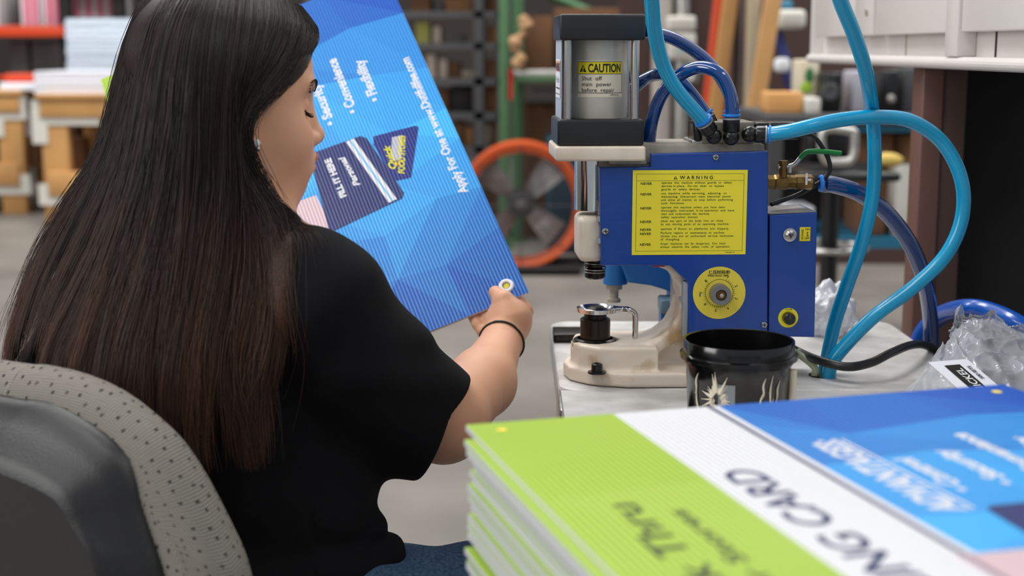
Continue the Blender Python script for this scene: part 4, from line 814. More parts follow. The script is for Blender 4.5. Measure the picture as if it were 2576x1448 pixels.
cA, cZ = -31, BH*0.54
for k in range(26):
    a = k*2*PI/26+rnd.uniform(-.1, .1); L = rnd.uniform(0.55, 1.25); inner = rnd.uniform(.25, .36)
    p = [onb(cA+17*math.cos(a)*s, cZ+0.024*math.sin(a)*s) for s in np.linspace(inner, L, 6)]
    mb.tube(p, lambda t, w=rnd.uniform(.0012, .003): max(0.0003, w*(1-t)), gl, 6, 2)
vs = []; fs = []
for j, s in enumerate((0.3, 0.45, 0.62)):
    for k in range(40):
        a = k*2*PI/40; ss = s*(1+0.18*math.sin(3*a+1)+0.12*math.sin(7*a)) if j != 1 else s*(1+.1*math.sin(5*a)); vs.append(onb(cA+15*math.cos(a)*ss, cZ+0.021*math.sin(a)*ss, 0.0015 if j == 1 else 0.0004))
for j in range(2):
    for k in range(40): fs.append([j*40+k, j*40+(k+1) % 40, (j+1)*40+(k+1) % 40, (j+1)*40+k])
mb.add(vs, fs, gl, True)
mb.build('glue_splash', t); mb = MB()
for (a0, z0_, a1, z1_) in ((14, .36, 19, .62), (18, .55, 21, .74), (27, .38, 30, .76), (30, .25, 32, .55), (36, .5, 41, .70), (41, .30, 38, .52), (22, .2, 20, .40), (-55, .3, -60, .6), (-62, .55, -57, .75)):
    mb.tube([onb(a0+(a1-a0)*s+1.2*math.sin(s*7), BH*(z0_+(z1_-z0_)*s)) for s in np.linspace(0, 1, 6)], lambda t: 0.0002+0.0009*math.sin(PI*t), gl, 5, 2)
mb.tube([onb(74, BH*.75, .002), onb(72, BH*.5, .003), onb(70, BH*.2, .001), onb(70, 0.01, .001)], lambda t: 0.0045*(1-.6*t), gl, 8, 5)
o_gl = mb.build('glue_drips', t); o_gl['kind'] = 'stuff'
mb = MB(); tp = glassy('clear_tape', (0.7, 0.75, 0.8), 0.75, 0.2)
vs = [onb(-30+k*2.6, z, 0.0010) for z in (BH*.44, BH*.68) for k in range(8)]; mb.add(vs, [[k, k+1, 9+k, 8+k] for k in range(7)], tp, True); mb.build('clear_tape', t)
# ---------------------------------------------------------------- printed corrugated signs
SW, SHh, ST = 0.61, 0.457, 0.0042
def sign_mat(name, col=None):
    m = bpy.data.materials.new(name); m.use_nodes = True; nt = m.node_tree; b = nt.nodes['Principled BSDF']; b.inputs['Roughness'].default_value = 0.33; b.inputs['Specular IOR Level'].default_value = 0.5
    tc = nt.nodes.new('ShaderNodeTexCoord'); mp = nt.nodes.new('ShaderNodeMapping'); nt.links.new(tc.outputs['Object'], mp.inputs['Vector'])
    wv = nt.nodes.new('ShaderNodeTexWave'); wv.bands_direction = 'Y'; wv.inputs['Scale'].default_value = 2*PI/(20*0.0046); nt.links.new(mp.outputs[0], wv.inputs['Vector'])
    bp = nt.nodes.new('ShaderNodeBump'); bp.inputs['Strength'].default_value = 0.35; bp.inputs['Distance'].default_value = 0.0006; nt.links.new(wv.outputs['Fac'], bp.inputs['Height']); nt.links.new(bp.outputs[0], b.inputs['Normal'])
    tr = nt.nodes.new('ShaderNodeBsdfTranslucent'); mx = nt.nodes.new('ShaderNodeMixShader')
    rg = nt.nodes.new('ShaderNodeMapRange'); rg.inputs['To Min'].default_value = 0.06; rg.inputs['To Max'].default_value = 0.42; nt.links.new(wv.outputs['Fac'], rg.inputs[0]); nt.links.new(rg.outputs[0], mx.inputs[0])
    nt.links.new(b.outputs[0], mx.inputs[1]); nt.links.new(tr.outputs[0], mx.inputs[2]); nt.links.new(mx.outputs[0], nt.nodes['Material Output'].inputs[0])
    if col is None:
        at = nt.nodes.new('ShaderNodeVertexColor'); at.layer_name = 'Col'; nt.links.new(at.outputs[0], b.inputs['Base Color']); nt.links.new(at.outputs[0], tr.inputs[0])
    else: b.inputs['Base Color'].default_value = (*col, 1); tr.inputs[0].default_value = (*col, 1)
    return m
m_print = sign_mat('sign_print'); m_body = sign_mat('sign_plastic', srgb(236, 238, 240))
class Print:
    def __init__(s): s.v = []; s.f = []; s.c = []
    def poly(s, pts, col, z): o = len(s.v); s.v += [(p[0], p[1], z) for p in pts]; s.f.append(list(range(o, o+len(pts)))); s.c.append(col)
    def text(s, body, size, x, y, ang, col, z, sx=1, bold=0, length=None, shear=0, align='LEFT'):
        vs, fs = text_mesh(body, size, 1, bold, align, 1, 1, shear)
        if length: sx = length/max(v.x for v in vs)
        c, q = math.cos(ang), math.sin(ang); o = len(s.v); s.v += [(x+c*v.x*sx-q*v.y, y+q*v.x*sx+c*v.y, z) for v in vs]
        for f in fs: s.f.append([i+o for i in f]); s.c.append(col)
    def mesh(s, name):
        me = bpy.data.meshes.new(name); me.from_pydata(s.v, [], s.f); me.materials.append(m_print)
        ca = me.color_attributes.new('Col', 'FLOAT_COLOR', 'CORNER'); arr = []
        for p in me.polygons: arr += [*s.c[p.index], 1]*p.loop_total
        ca.data.foreach_set('color', arr); me.update(); return me
GRN, GRN2, WHT, NVY = srgb(168, 200, 60), srgb(176, 206, 76), srgb(232, 232, 236), srgb(26, 40, 96)
def facets(pr, x0, x1, y0, y1, nx, ny, fn, z, seed, jit=0.32):
    r = random.Random(seed); g = {}
    for i in range(nx+1):
        for j in range(ny+1):
            jx = 0 if i in (0, nx) else r.uniform(-jit, jit); jy = 0 if j in (0, ny) else r.uniform(-jit, jit)
            g[i, j] = (x0+(x1-x0)*(i+jx)/nx, y0+(y1-y0)*(j+jy)/ny)
    for i in range(nx):
        for j in range(ny):
            a, b, c, d = g[i, j], g[i+1, j], g[i+1, j+1], g[i, j+1]
            for tri in ((a, b, c), (a, c, d)) if r.random() < .5 else ((a, b, d), (b, c, d)):
                mx_ = sum(p[0] for p in tri)/3; my_ = sum(p[1] for p in tri)/3; pr.poly(tri, fn(mx_, my_, r), z)
def lerp3(a, b, t): t = max(0, min(1, t)); return tuple(a[i]+(b[i]-a[i])*t for i in range(3))
def bluefn(x, y, r):
    t = 1-abs(x-0.30)/0.26; t = 0.15+0.75*t+r.uniform(-.10, .10)
    return lerp3(srgb(0, 86, 190), srgb(64, 190, 255), t)
pr = Print(); Z0 = 0.0003
facets(pr, 0, SW, 0, SHh-0.201, 7, 3, bluefn, Z0, 11)
facets(pr, 0, SW, SHh-0.115, SHh, 6, 1, lambda x, y, r: lerp3(GRN2, GRN, r.random()), Z0, 4)
def rect(pr, x0, y0, x1, y1, c, z): pr.poly([(x0, y0), (x1, y0), (x1, y1), (x0, y1)], c, z)
rect(pr, 0, SHh-0.201, SW, SHh-0.115, WHT, Z0); rect(pr, 0, SHh-0.1955, SW, SHh-0.1915, NVY, Z0+.0001)
pr.text('REFILLING CARD', 0.0375, 0.128, SHh-0.1545, 0, NVY, Z0+.0001, bold=0.0006, length=0.322)
pr.text('Back Thru', 0.030, 0.205, SHh-0.0525, 0, srgb(20, 30, 20), Z0+.0001, length=0.200, bold=0.0003)
pr.text('all our Stores', 0.0165, 0.19, SHh-0.0765, 0, srgb(24, 36, 22), Z0+.0001, length=0.195, bold=0.0002)
pr.text('ADVANTAGES:', 0.030, 0.338, SHh-0.2405, 0, WHT, Z0+.0001, length=0.161, bold=0.0012)
rect(pr, 0.338, SHh-0.2465, 0.498, SHh-0.2445, WHT, Z0+.0001)
for (s, x, y, L) in (('• Control', .370, .190, .073), ('• Security', .374, .155, .080), ('• Convenience', .380, .119, .108), ('• Flexibility', .386, .083, .082)): pr.text(s, 0.0200, x, y, 0, WHT, Z0+.0001, length=L, bold=0.0008)
pr.text('Apply For One at www.Dutifullfee.com', 0.0175, 0.183, 0.0195, 0, WHT, Z0+.0001, length=0.258, bold=0.0007)
NV2 = srgb(30, 44, 110)
pr.poly([(0.3283, 0.1111), (0.3145, 0.1155), (0.2426, 0.1071), (0.2384, 0.0840), (0.3150, 0.0467), (0.3197, 0.0504)], srgb(18, 40, 130), Z0+.0002)
pr.poly([(0.3150, 0.0872), (0.3119, 0.0725), (0.2751, 0.0861), (0.2709, 0.0945), (0.2814, 0.0998)], srgb(190, 192, 205), Z0+.0003); pr.poly([(0.2751, 0.0882), (0.2646, 0.0914), (0.2667, 0.0987), (0.2751, 0.0955)], srgb(200, 130, 70), Z0+.0003)
YL = srgb(228, 220, 30); aa = math.atan2(-0.0231, 0.0651)
pr.text('Quick', 0.0135, .2604, .0982, aa*.25, YL, Z0+.0004, length=.045, bold=0.0005, shear=.3); pr.text('FOOD STORES', 0.0125, .2483, .0908, aa, YL, Z0+.0004, length=.066, bold=0.0005, shear=.3)
pr.poly([(0.3339, 0.2058), (0.3392, 0.1995), (0.3371, 0.1281), (0.3297, 0.1208), (0.2184, 0.1013), (0.2111, 0.1066), (0.2016, 0.2100), (0.2058, 0.2163)], NV2, Z0+.00035)
pr.poly([(0.3365, 0.1502), (0.3371, 0.1381), (0.2132, 0.1139), (0.2121, 0.1260)], WHT, Z0+.00045); pr.poly([(0.3366, 0.1454), (0.3367, 0.1428), (0.2127, 0.1189), (0.2126, 0.1215)], srgb(110, 190, 235), Z0+.0005)
pr.text('FILL IT HERE', 0.0125, .2483, .1769, 0.03, WHT, Z0+.00045, length=.072, bold=0.0007); pr.text('Personal', 0.0125, .2578, .1533, .12, WHT, Z0+.00045, length=.058, bold=0.0005, shear=.3)
pr.poly([(0.2709, 0.2688), (0.2688, 0.2163), (0.1995, 0.2100), (0.1575, 0.2688)], srgb(226, 196, 200), Z0+.0001)
PR = pr.mesh('printed_face')
pl_ = Print(); rect(pl_, 0, 0, SW, SHh-0.201, srgb(0, 110, 200), Z0); rect(pl_, 0, SHh-.201, SW, SHh-.115, WHT, Z0); rect(pl_, 0, SHh-.115, SW, SHh, GRN, Z0)
PRL = pl_.mesh('plain_printed_face')
def sheet_mesh():
    """corrugated sheet: flutes run along x, so both short edges show a fine saw-tooth"""
    n = int(SHh/0.0046)*2; v = []; f = []
    for k in range(n+1):
        y = SHh*k/n; dx = 0.0011 if k % 2 else 0.0
        for x in (0+dx*.5, SW-dx):
            for z in (-ST, 0): v.append((x, y, z))
    for k in range(n):
        a = k*4; b = a+4; f += [[a+1, a+3, b+3, b+1], [a, b, b+2, a+2], [a, a+1, b+1, b], [a+2, b+2, b+3, a+3]]
    f += [[0, 2, 3, 1], [n*4, n*4+1, n*4+3, n*4+2]]
    me = bpy.data.meshes.new('corrugated_sheet'); me.from_pydata(v, [], f); me.materials.append(m_body); me.update(); return me
SM = sheet_mesh()
hA = 0.877; A_ = PZ(1172, 1069, hA); B_ = PZ(2548, 965, hA); e1 = (B_-A_).normalized(); e2 = Vector((e1.y, -e1.x, 0))
Mst = Matrix((-e2, -e1, Vector((0, 0, 1)))).transposed().to_4x4(); Mst.translation = A_+e2*SW+e1*SHh
rnd = random.Random(21); nS = int((hA-TZ)/(ST+0.00012)); N_ORD = ['topmost', 'second', 'third', 'fourth', 'fifth', 'sixth', 'seventh', 'eighth', 'ninth', 'tenth', 'eleventh', 'twelfth', 'thirteenth', 'fourteenth', 'fifteenth', 'sixteenth', 'seventeenth', 'eighteenth', 'nineteenth', 'twentieth', 'twenty-first', 'twenty-second', 'twenty-third', 'twenty-fourth', 'twenty-fifth', 'twenty-sixth', 'twenty-seventh', 'twenty-eighth', 'twenty-ninth', 'thirtieth']
dz_ = (hA-TZ-0.001)/nS
offs = [0, -.004, -.008, -.009, -.006, -.013, -.014, -.010, -.008, -.012, -.016, -.010, -.008, -.002, -.005, -.008, -.004, .002, -.006, -.012, -.008, -.004, -.01, -.014, -.008, -.006, -.004, -.006, -.008, -.006]
GX = [0, -.028, -.020, -.029, -.024, -.030, -.024, -.027, -.032, -.025, -.022, -.030, -.026, -.020, -.024]
for k in range(nS):
    o = mobj('printed_sign', SM); o.matrix_world = Mst @ Matrix.Translation((-0.028+0.004*math.sin(k*2.3) if k else 0, (0.009 if k == 1 else 0.0045+0.0028*math.sin(k*k*1.9)) if k else 0, -k*dz_))
    if k: o.rotation_euler.z += rnd.uniform(-.004, .004)
    tag(o, ('topmost sign of the corrugated stack, green, white and blue with CARD lettering' if k == 0 else 'corrugated plastic sign with green print, %s from the top of the stack' % N_ORD[k]), 'sign', 'corrugated printed signs in the foreground stack')
    c = mobj('printed_face', PR if k == 0 else PRL, o)
    if k == 0:
        mb = MB()
        mh = mat('table_seen_through', srgb(230, 205, 40), 0.5)
        for (x, y) in ((SW-.0215, SHh-.0215), (SW-.0215, .0215)): mb2 = MB().lathe([(0.0042, 0), (0, 0)], mh, 20, (x, y, 0.0006)).build('yellow_punch_mark', o)
# the sign in the hand
PH = P(1330, 735, 1.84); hx = (P(1000, 0, 2.18)-PH).normalized(); hy = P(1082, 832, 1.822)-PH; hy = (hy-hx*hx.dot(hy)).normalized(); hn = hx.cross(hy)
Mh = Matrix((hx, hy, hn)).transposed().to_4x4(); Mh.translation = PH
o = mobj('printed_sign', SM); o.matrix_world = Mh; tag(o, 'corrugated blue sign held up in the hand, with white text along its edge', 'sign'); mobj('printed_face', PR, o)
gc = (0.0215, 0.0235)
MB().lathe([(0.0052, 0.0006), (0.0056, 0.0018), (0.008, 0.0022), (0.0098, 0.0012), (0.0102, 0.0004)], m_white, 40, (gc[0], gc[1], 0)).lathe([(0.0052, 0.0008), (0.0048, 0.0016), (0.0040, 0.0008), (0.004, -0.004)], m_steel2, 32, (gc[0], gc[1], 0)).lathe([(0.0042, 0.0004), (0, 0.0004)], m_ylabel, 20, (gc[0], gc[1], 0)).build('grommet', o)
# ---------------------------------------------------------------- beige cabinet over the table
CX = 0.62
def cy(px, z=1.15):
    u = (px-1288)/FPX; return CX/u*math.cos(PITCH)
t = thing('wall_cabinet', 'off-white steel cabinet with flat doors and rounded bottom rail at the upper right', 'cabinet', (CX, 2.2, 1.12)); co = t.location
Yb_, Yf_ = cy(2008), 1.2
r0 = 0.018
prof = [(0.0, 0.0)]  # bull-nosed rail profile in x,z
pts = [(0.04, 0)]+[(0.010-0.010*math.sin(PI*k/8)-0.0, 0.009-0.009*math.cos(PI*k/8)) for k in range(9)]+[(0.04, 0.018)]
Mr = Matrix(((1, 0, 0, 0), (0, 0, 1, 0), (0, 1, 0, 0), (0, 0, 0, 1)))
MB().prism(pts, Yf_-2.2, Yb_-2.2, m_cab, 0, Mr, smooth=False).build('bottom_rail', t)
MB().box((0.03, Yf_-2.2, 0.004), (0.36, Yb_-2.2, 0.5), m_cab, 0.003).box((0.008, Yb_-2.2-0.012, 0.0), (0.36, Yb_-2.2+0.004, 0.5), m_cab, 0.004).build('cabinet_body', t)
for (pa, pb) in ((2022, 2116), (2120, 2160), (2165, 2340), (2374, 2760)):
    ya_ = cy(pa)-2.2; yb_ = max(cy(pb), Yf_)-2.2
    d = MB().box((0.006, yb_, 0.052), (0.028, ya_, 0.5), m_cab, 0.002).build('door' if pb > 2200 or pa < 2100 else 'filler_panel', t)
    if pa == 2120: MB().lathe([(0.006, 0), (0.006, 0.003), (0.0045, 0.0034), (0.004, 0.001), (0, 0.001)], m_cabseam, 20, (0.006, cy(2145)-2.2, 0.092), (-1, 0, 0)).build('lock', d)
MB().box((0.002, cy(2372)-2.2, 0.018), (0.03, cy(2342)-2.2, 0.5), m_cab, 0.002).build('divider_post', t)
for px in (2208, 2418): y = cy(px)-2.2; MB().box((0.0285, y-0.002, 0.018), (0.0302, y+0.002, 0.052), m_cabseam if px < 2300 else m_ink).build('panel_seam', t)
MB().box((0.029, cy(2060)-2.2, 0.019), (0.0295+0.002, cy(2020)-2.2, 0.05), m_cab).build('back_panel', t)
# brown post and dark curtain wall behind it
pY = 2.28; a = P(2332, 400, pY); b = P(2384, 400, pY)
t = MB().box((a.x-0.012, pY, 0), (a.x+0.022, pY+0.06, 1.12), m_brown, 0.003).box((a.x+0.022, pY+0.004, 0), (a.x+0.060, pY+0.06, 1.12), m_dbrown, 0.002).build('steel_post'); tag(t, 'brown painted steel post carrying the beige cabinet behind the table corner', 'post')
t = MB().box((a.x+0.062, 2.36, 0), (1.75, 2.42, 1.12), m_dark, 0.003).build('dark_partition'); tag(t, 'black-brown partition panel under the cabinet at the right edge', 'panel')
bpy.data.objects['steel_post']['label'] = 'brown painted steel post under the beige cabinet, left of the black panel'
# ---------------------------------------------------------------- plastic bags
def noise3(p, s, sd=0):
    return math.sin(p[0]*s*1.3+sd+2.1*math.sin(p[1]*s*.9+sd))*math.sin(p[1]*s*1.7+1.3*sd+1.7*math.sin(p[2]*s))*math.cos(p[2]*s*1.1+sd*.7)
from mathutils import noise as NZ
def ridge(v, s, o=3):
    r = 0; a = 1
    for k in range(o): r += a*(1-abs(NZ.noise(v*s+Vector((k*7.1, 3, 1))))*2); a *= .5; s *= 2
    return r
m_bag = glassy('clear_poly_bag', (0.60, 0.62, 0.67), 0.60, 0.10, bump=.12, bscale=60, tint=(0.93, 0.94, 0.96))
m_bagm = glassy('milky_poly_bag', (0.86, 0.87, 0.9), 0.42, 0.16, tint=(0.9, 0.91, 0.93))
# big bag: an outline on the table plane, heaped up towards its far right
bc = thing('poly_bag', 'crumpled clear plastic bag with a white label on the table at the right edge', 'bag', (0.56, 1.50, TZ))
BT = [P(2398, 862, 1.66), P(2412, 838, 1.665), P(2440, 822, 1.67), P(2480, 818, 1.675), P(2530, 832, 1.68), P(2580, 856, 1.68), P(2660, 880, 1.67), P(2760, 930, 1.65)]
BBt = [PZ(2266, 992, TZ+.002), PZ(2300, 1040, TZ+.002), PZ(2350, 1080, TZ+.002), PZ(2420, 1110, TZ+.002), PZ(2500, 1130, TZ+.002), PZ(2600, 1140, TZ+.002), PZ(2700, 1140, TZ+.002), PZ(2800, 1120, TZ+.002)]
def along(pts, u):
    c = catmull([Vector(p) for p in pts], 12); x = u*(len(c)-1); i = min(int(x), len(c)-2); return c[i].lerp(c[i+1], x-i)
NU, NV = 110, 70; vs = []; fs = []
for i in range(NU+1):
    u = i/NU; b0 = along(BBt, u); t0 = along(BT, u)
    for j in range(NV+1):
        v = j/NV; p = b0.lerp(t0, v); e_ = min(1, u*9)*math.sin(PI*min(1, v*.93+.02))
        w = NZ.noise(Vector((u*4.5+v*1.5, v*2.2, 3)))*.013+NZ.noise(Vector((u*9-v*3, v*3.5, 8)))*.005+(1-abs(NZ.noise(Vector((u*6+v*4, v*4-u*2, 5)))))**8*.006+(1-abs(NZ.noise(Vector((u*9-v*6, v*6+u*2, 15)))))**10*.0025+NZ.noise(Vector((u*26, v*14, 1)))*.0005
        p = p+Vector((0, -.35, 1)).normalized()*(.026*e_+w*min(1, .25+e_)*min(1, u*14)); 
        if v > .93: p.z += (v-.93)/.07*.004*NZ.noise(Vector((u*60, 0, 2)))+.002
        p.z = max(p.z, TZ+.0012); vs.append(tuple(p-bc.location))
for i in range(NU):
    for j in range(NV): a = i*(NV+1)+j; fs.append([a, a+NV+1, a+NV+2, a+1])
MB().add(vs, fs, m_bag, True).build('bag_film', bc)
vs = []; fs = []
for i in range(NU+1):
    u = i/NU; t0 = along(BT, u); up = .010+.010*NZ.noise(Vector((u*9, 5, 1)))+.004*NZ.noise(Vector((u*48, 5, 1)))+(.016*math.exp(-((u-.20)/.05)**2))
    for j in range(26):
        v = j/25
        if v < .4: w = v/.4; p = t0+Vector((.004*NZ.noise(Vector((u*20, w*4, 2))), .012+.010*math.sin(w*PI)*.5+.006*NZ.noise(Vector((u*16, w*3, 4))), up*(1-w)+.002))
        else: w = (v-.4)/.6; p = Vector((t0.x, t0.y+.012+.05*w, (t0.z+.002)*(1-w)+(TZ+.0015)*w))+Vector((0, .006, .004))*NZ.noise(Vector((u*14, w*5, 7)))*(1-w)
        p.z = max(p.z, TZ+.0012); vs.append(tuple(p-bc.location))
for i in range(NU):
    for j in range(25): a = i*26+j; fs.append([a, a+26, a+27, a+1])
MB().add(vs, fs, m_bag, True).build('torn_mouth', bc)
lp = [P(2432, 903, 1.50), P(2395, 956, 1.455), P(2530, 1072, 1.385), P(2572, 1022, 1.435)]
ux = (lp[0]-lp[3]).normalized(); Lf = frame(lp[3]+Vector((0, 0, 0.0)), ux, (lp[2]-lp[3])); wl = (lp[0]-lp[3]).length; hl = (lp[2]-lp[3]).length
Lf = Matrix.Translation(-bc.location) @ Lf
mb = MB(); 
def lq(x0, y0, x1, y1, m, z): mb.add([(x0*wl, y0*hl, z), (x1*wl, y0*hl, z), (x1*wl, y1*hl, z), (x0*wl, y1*hl, z)], [[0, 1, 2, 3]], m, M=Lf)
sg = 1 if (Lf.to_3x3() @ Vector((0, 0, 1))).dot(Vector((0, -1, .3))) > 0 else -1
mb.box((0, 0, 0.0), (wl, hl, 0.0004), m_paper, M=Lf); lq(.08, .34, .90, .74, m_ink, sg*.0009)
tm = Lf @ (Matrix.Translation((wl*.86, hl*.60, sg*.0012)) @ Matrix.Rotation(PI, 4, 'Z'))
def fit_text(s, size, L): return L/max(v.x for v in text_mesh(s, size, 1.0, 0.0002, 'LEFT', 1, 1)[0])
for s_, sz, x_, y_, L_, mm in (('#2 NICKEL', .27, .14, .42, .68, m_white), ('500 SETS', .13, .58, .14, .27, m_ink)):
    mb.text(s_, hl*sz, mm, Lf @ Matrix.Translation((wl*x_, hl*y_, sg*.0012)) @ Matrix.Diagonal((fit_text(s_, hl*sz, wl*L_), 1, 1, 1)), 1.0, 0.0002)
mb.build('bag_label', bc)
# bubble wrap behind the control box
c = PZ(2092, 850, TZ); bm = bmesh.new(); bmesh.ops.create_icosphere(bm, subdivisions=5, radius=1)
for v in bm.verts:
    n = v.co.normalized(); r = 1+0.28*NZ.noise(n*2.2)+0.12*NZ.noise(n*6)+0.05*NZ.noise(n*15); v.co = Vector((n.x*r*0.034, n.y*r*0.04, max(-0.03, n.z*r*0.042)+0.03))
o = MB().bm(bm, m_bagm, True).build('bubble_wrap'); o.location = (c.x+0.002, c.y+0.03, TZ+0.001); tag(o, 'crumpled ball of clear wrap on the table behind the hoses', 'wrap')
# ---------------------------------------------------------------- office chair in front
fwd = Vector((0.50, 0.866, 0)); rgt = Vector((0.866, -0.50, 0)); CB = Vector((-0.405, 1.215, 0))
t = thing('office_chair', 'grey fabric office chair with a charcoal plastic back shell at the lower left', 'chair', CB+fwd*0.26, math.atan2(rgt.y, rgt.x)); Ci = (Matrix.Translation(CB+fwd*0.26) @ Matrix.Rotation(math.atan2(rgt.y, rgt.x), 4, 'Z')).inverted()
def chair_pt(px, py, off): return Ci @ PPL(px, py, CB+fwd*off, fwd)
outer = [chair_pt(*p, 0.012) for p in ((-10, 909), (80, 918), (170, 938), (260, 975), (340, 1030), (410, 1100), (468, 1190), (515, 1285), (553, 1370), (585, 1450), (610, 1560), (620, 1700))]
cxm = chair_pt(-330, 1200, 0.012).x
o2 = [(p.x, p.z) for p in outer]; full = [(2*cxm-x, z) for x, z in o2[::-1]]+[(cxm, o2[0][1]+0.004)][:0]+o2
full = [(x, z) for x, z in full]; zb_ = 0.47; full = full+[(full[-1][0]-0.03, zb_)]; full = full+[(full[0][0]+0.03, zb_)]
def shrink(pts, d):
    cx_ = sum(p[0] for p in pts)/len(pts); zc_ = sum(p[1] for p in pts)/len(pts); hx_ = max(p[0] for p in pts)-cx_; hz_ = max(p[1] for p in pts)-zc_
    return [(cx_+(p[0]-cx_)*(1-d/hx_), zc_+(p[1]-zc_)*(1-d/hz_)) for p in pts]
def dense(pts, k=5): return [tuple(v)[:2] for v in catmull([Vector((x, z, 0)) for x, z in pts], k, True)]
area_ = sum(full[i][0]*full[(i+1) % len(full)][1]-full[(i+1) % len(full)][0]*full[i][1] for i in range(len(full)))
if area_ < 0: full = full[::-1]
fd = dense(full)
m_fab = bpy.data.materials.new('grey_weave'); m_fab.use_nodes = True; nt = m_fab.node_tree; b = nt.nodes['Principled BSDF']; b.inputs['Roughness'].default_value = 0.95; b.inputs['Specular IOR Level'].default_value = 0.1
tc = nt.nodes.new('ShaderNodeTexCoord'); cols = nt.nodes.new('ShaderNodeValToRGB'); w1 = nt.nodes.new('ShaderNodeTexWave'); w1.bands_direction = 'Y'; w1.inputs['Scale'].default_value = 120; w1.inputs['Distortion'].default_value = 0.6; w1.inputs['Detail'].default_value = 0
w2 = nt.nodes.new('ShaderNodeTexWave'); w2.bands_direction = 'X'; w2.inputs['Scale'].default_value = 100; ad = nt.nodes.new('ShaderNodeMath'); ad.operation = 'MULTIPLY'; vo_ = nt.nodes.new('ShaderNodeTexVoronoi'); vo_.voronoi_dimensions = '2D'; vo_.inputs['Randomness'].default_value = 0.55; vo_.inputs['Scale'].default_value = 80; lt_ = nt.nodes.new('ShaderNodeMath'); lt_.operation = 'GREATER_THAN'; lt_.inputs[1].default_value = 0.12
mp = nt.nodes.new('ShaderNodeMapping'); mp.inputs['Scale'].default_value = (1, 0.75, 1)
mr = nt.nodes.new('ShaderNodeMapping'); mr.inputs['Rotation'].default_value = (0, 0, 0.12); nt.links.new(tc.outputs['UV'], mr.inputs[0]); nt.links.new(mr.outputs[0], w1.inputs[0]); nt.links.new(mr.outputs[0], w2.inputs[0]); nt.links.new(tc.outputs['UV'], mp.inputs[0]); nt.links.new(mp.outputs[0], vo_.inputs['Vector']); nt.links.new(vo_.outputs['Distance'], lt_.inputs[0])
mixw = nt.nodes.new('ShaderNodeMath'); mixw.operation = 'ADD'; nt.links.new(w1.outputs['Fac'], mixw.inputs[0]); nt.links.new(w2.outputs['Fac'], mixw.inputs[1]); m2 = nt.nodes.new('ShaderNodeMath'); m2.operation = 'MULTIPLY'; m2.inputs[1].default_value = 0.5; nt.links.new(mixw.outputs[0], m2.inputs[0])
nt.links.new(m2.outputs[0], ad.inputs[0]); nt.links.new(lt_.outputs[0], ad.inputs[1]); nt.links.new(ad.outputs[0], cols.inputs[0])
cols.color_ramp.elements[0].color = (*srgb(58, 55, 50), 1); cols.color_ramp.elements[1].color = (*srgb(168, 162, 152), 1); cols.color_ramp.elements[0].position = 0.12; cols.color_ramp.elements[1].position = 0.95
nt.links.new(cols.outputs[0], b.inputs['Base Color']); bp = nt.nodes.new('ShaderNodeBump'); bp.inputs['Strength'].default_value = .5; bp.inputs['Distance'].default_value = .001; nt.links.new(m2.outputs[0], bp.inputs['Height']); nt.links.new(bp.outputs[0], b.inputs['Normal'])
def rings(mb, loops, m, smooth=True, capend=True):
    n = len(loops[0][0]); vs = []; fs = []
    for pts, y in loops: vs += [(x, y, z) for x, z in pts]
    for i in range(len(loops)-1):
        for k in range(n): a = i*n+k; b2 = i*n+(k+1) % n; fs.append([a, b2, b2+n, a+n])
    mb.add(vs, fs, m, smooth)
    if capend:
        for c0 in (loops[-1], loops[0]):
            cc = (sum(p[0] for p in c0[0])/n, sum(p[1] for p in c0[0])/n); mb.add([(x, c0[1], z) for x, z in c0[0]]+[(cc[0], c0[1], cc[1])], [[k, (k+1) % n, n] for k in range(n)], m, False)
yc = -0.26
MBf = MB(); rings(MBf, [(shrink(fd, 0.045), yc-0.012), (shrink(fd, 0.02), yc-0.008), (shrink(fd, 0.005), yc+0.002), (fd, yc+0.014), (shrink(fd, 0.003), yc+0.03), (shrink(fd, 0.015), yc+0.045), (shrink(fd, 0.04), yc+0.055)], m_fab)
cu = MBf.build('back_cushion', t); me_ = cu.data; nF_ = len(fd); arc = [0.0]
for k in range(1, nF_): arc.append(arc[-1]+math.dist(fd[k], fd[k-1]))
arc.append(arc[-1]+math.dist(fd[0], fd[-1])); nL = 7; vl = [0.0]
for i in range(1, nL): a_ = me_.vertices[(i-1)*nF_].co; b_ = me_.vertices[i*nF_].co; vl.append(vl[-1]+max((me_.vertices[(i-1)*nF_+k].co-me_.vertices[i*nF_+k].co).length for k in (nF_//3, nF_//2)))
uvl = me_.uv_layers.new(name='weave')
for p in me_.polygons:
    vi = list(p.vertices)
    for li, vtx in zip(p.loop_indices, vi):
        if vtx < nL*nF_:
            k = vtx % nF_; wrap_ = k == 0 and any((q % nF_) == nF_-1 for q in vi); uvl.data[li].uv = (arc[nF_] if wrap_ else arc[k], vl[vtx//nF_])
        else: c_ = me_.vertices[vtx].co; uvl.data[li].uv = (c_.x, c_.z)
sh = [chair_pt(*p, -0.02) for p in ((-10, 1000), (60, 1008), (130, 1030), (200, 1068), (262, 1115), (300, 1160), (325, 1220), (345, 1290), (372, 1370), (398, 1450), (420, 1560), (430, 1700))]
s2 = [(p.x, p.z) for p in sh]; sf = [(2*cxm-x, z) for x, z in s2[::-1]]+s2+[(s2[-1][0]-0.03, zb_+0.02)]+[(2*cxm-s2[-1][0]+0.03, zb_+0.02)]
if sum(sf[i][0]*sf[(i+1) % len(sf)][1]-sf[(i+1) % len(sf)][0]*sf[i][1] for i in range(len(sf))) < 0: sf = sf[::-1]
sd = dense(sf); m_shell = mat('charcoal_shell', srgb(25, 24, 25), 0.36, bump=0.25, bscale=700, spec=0.5)
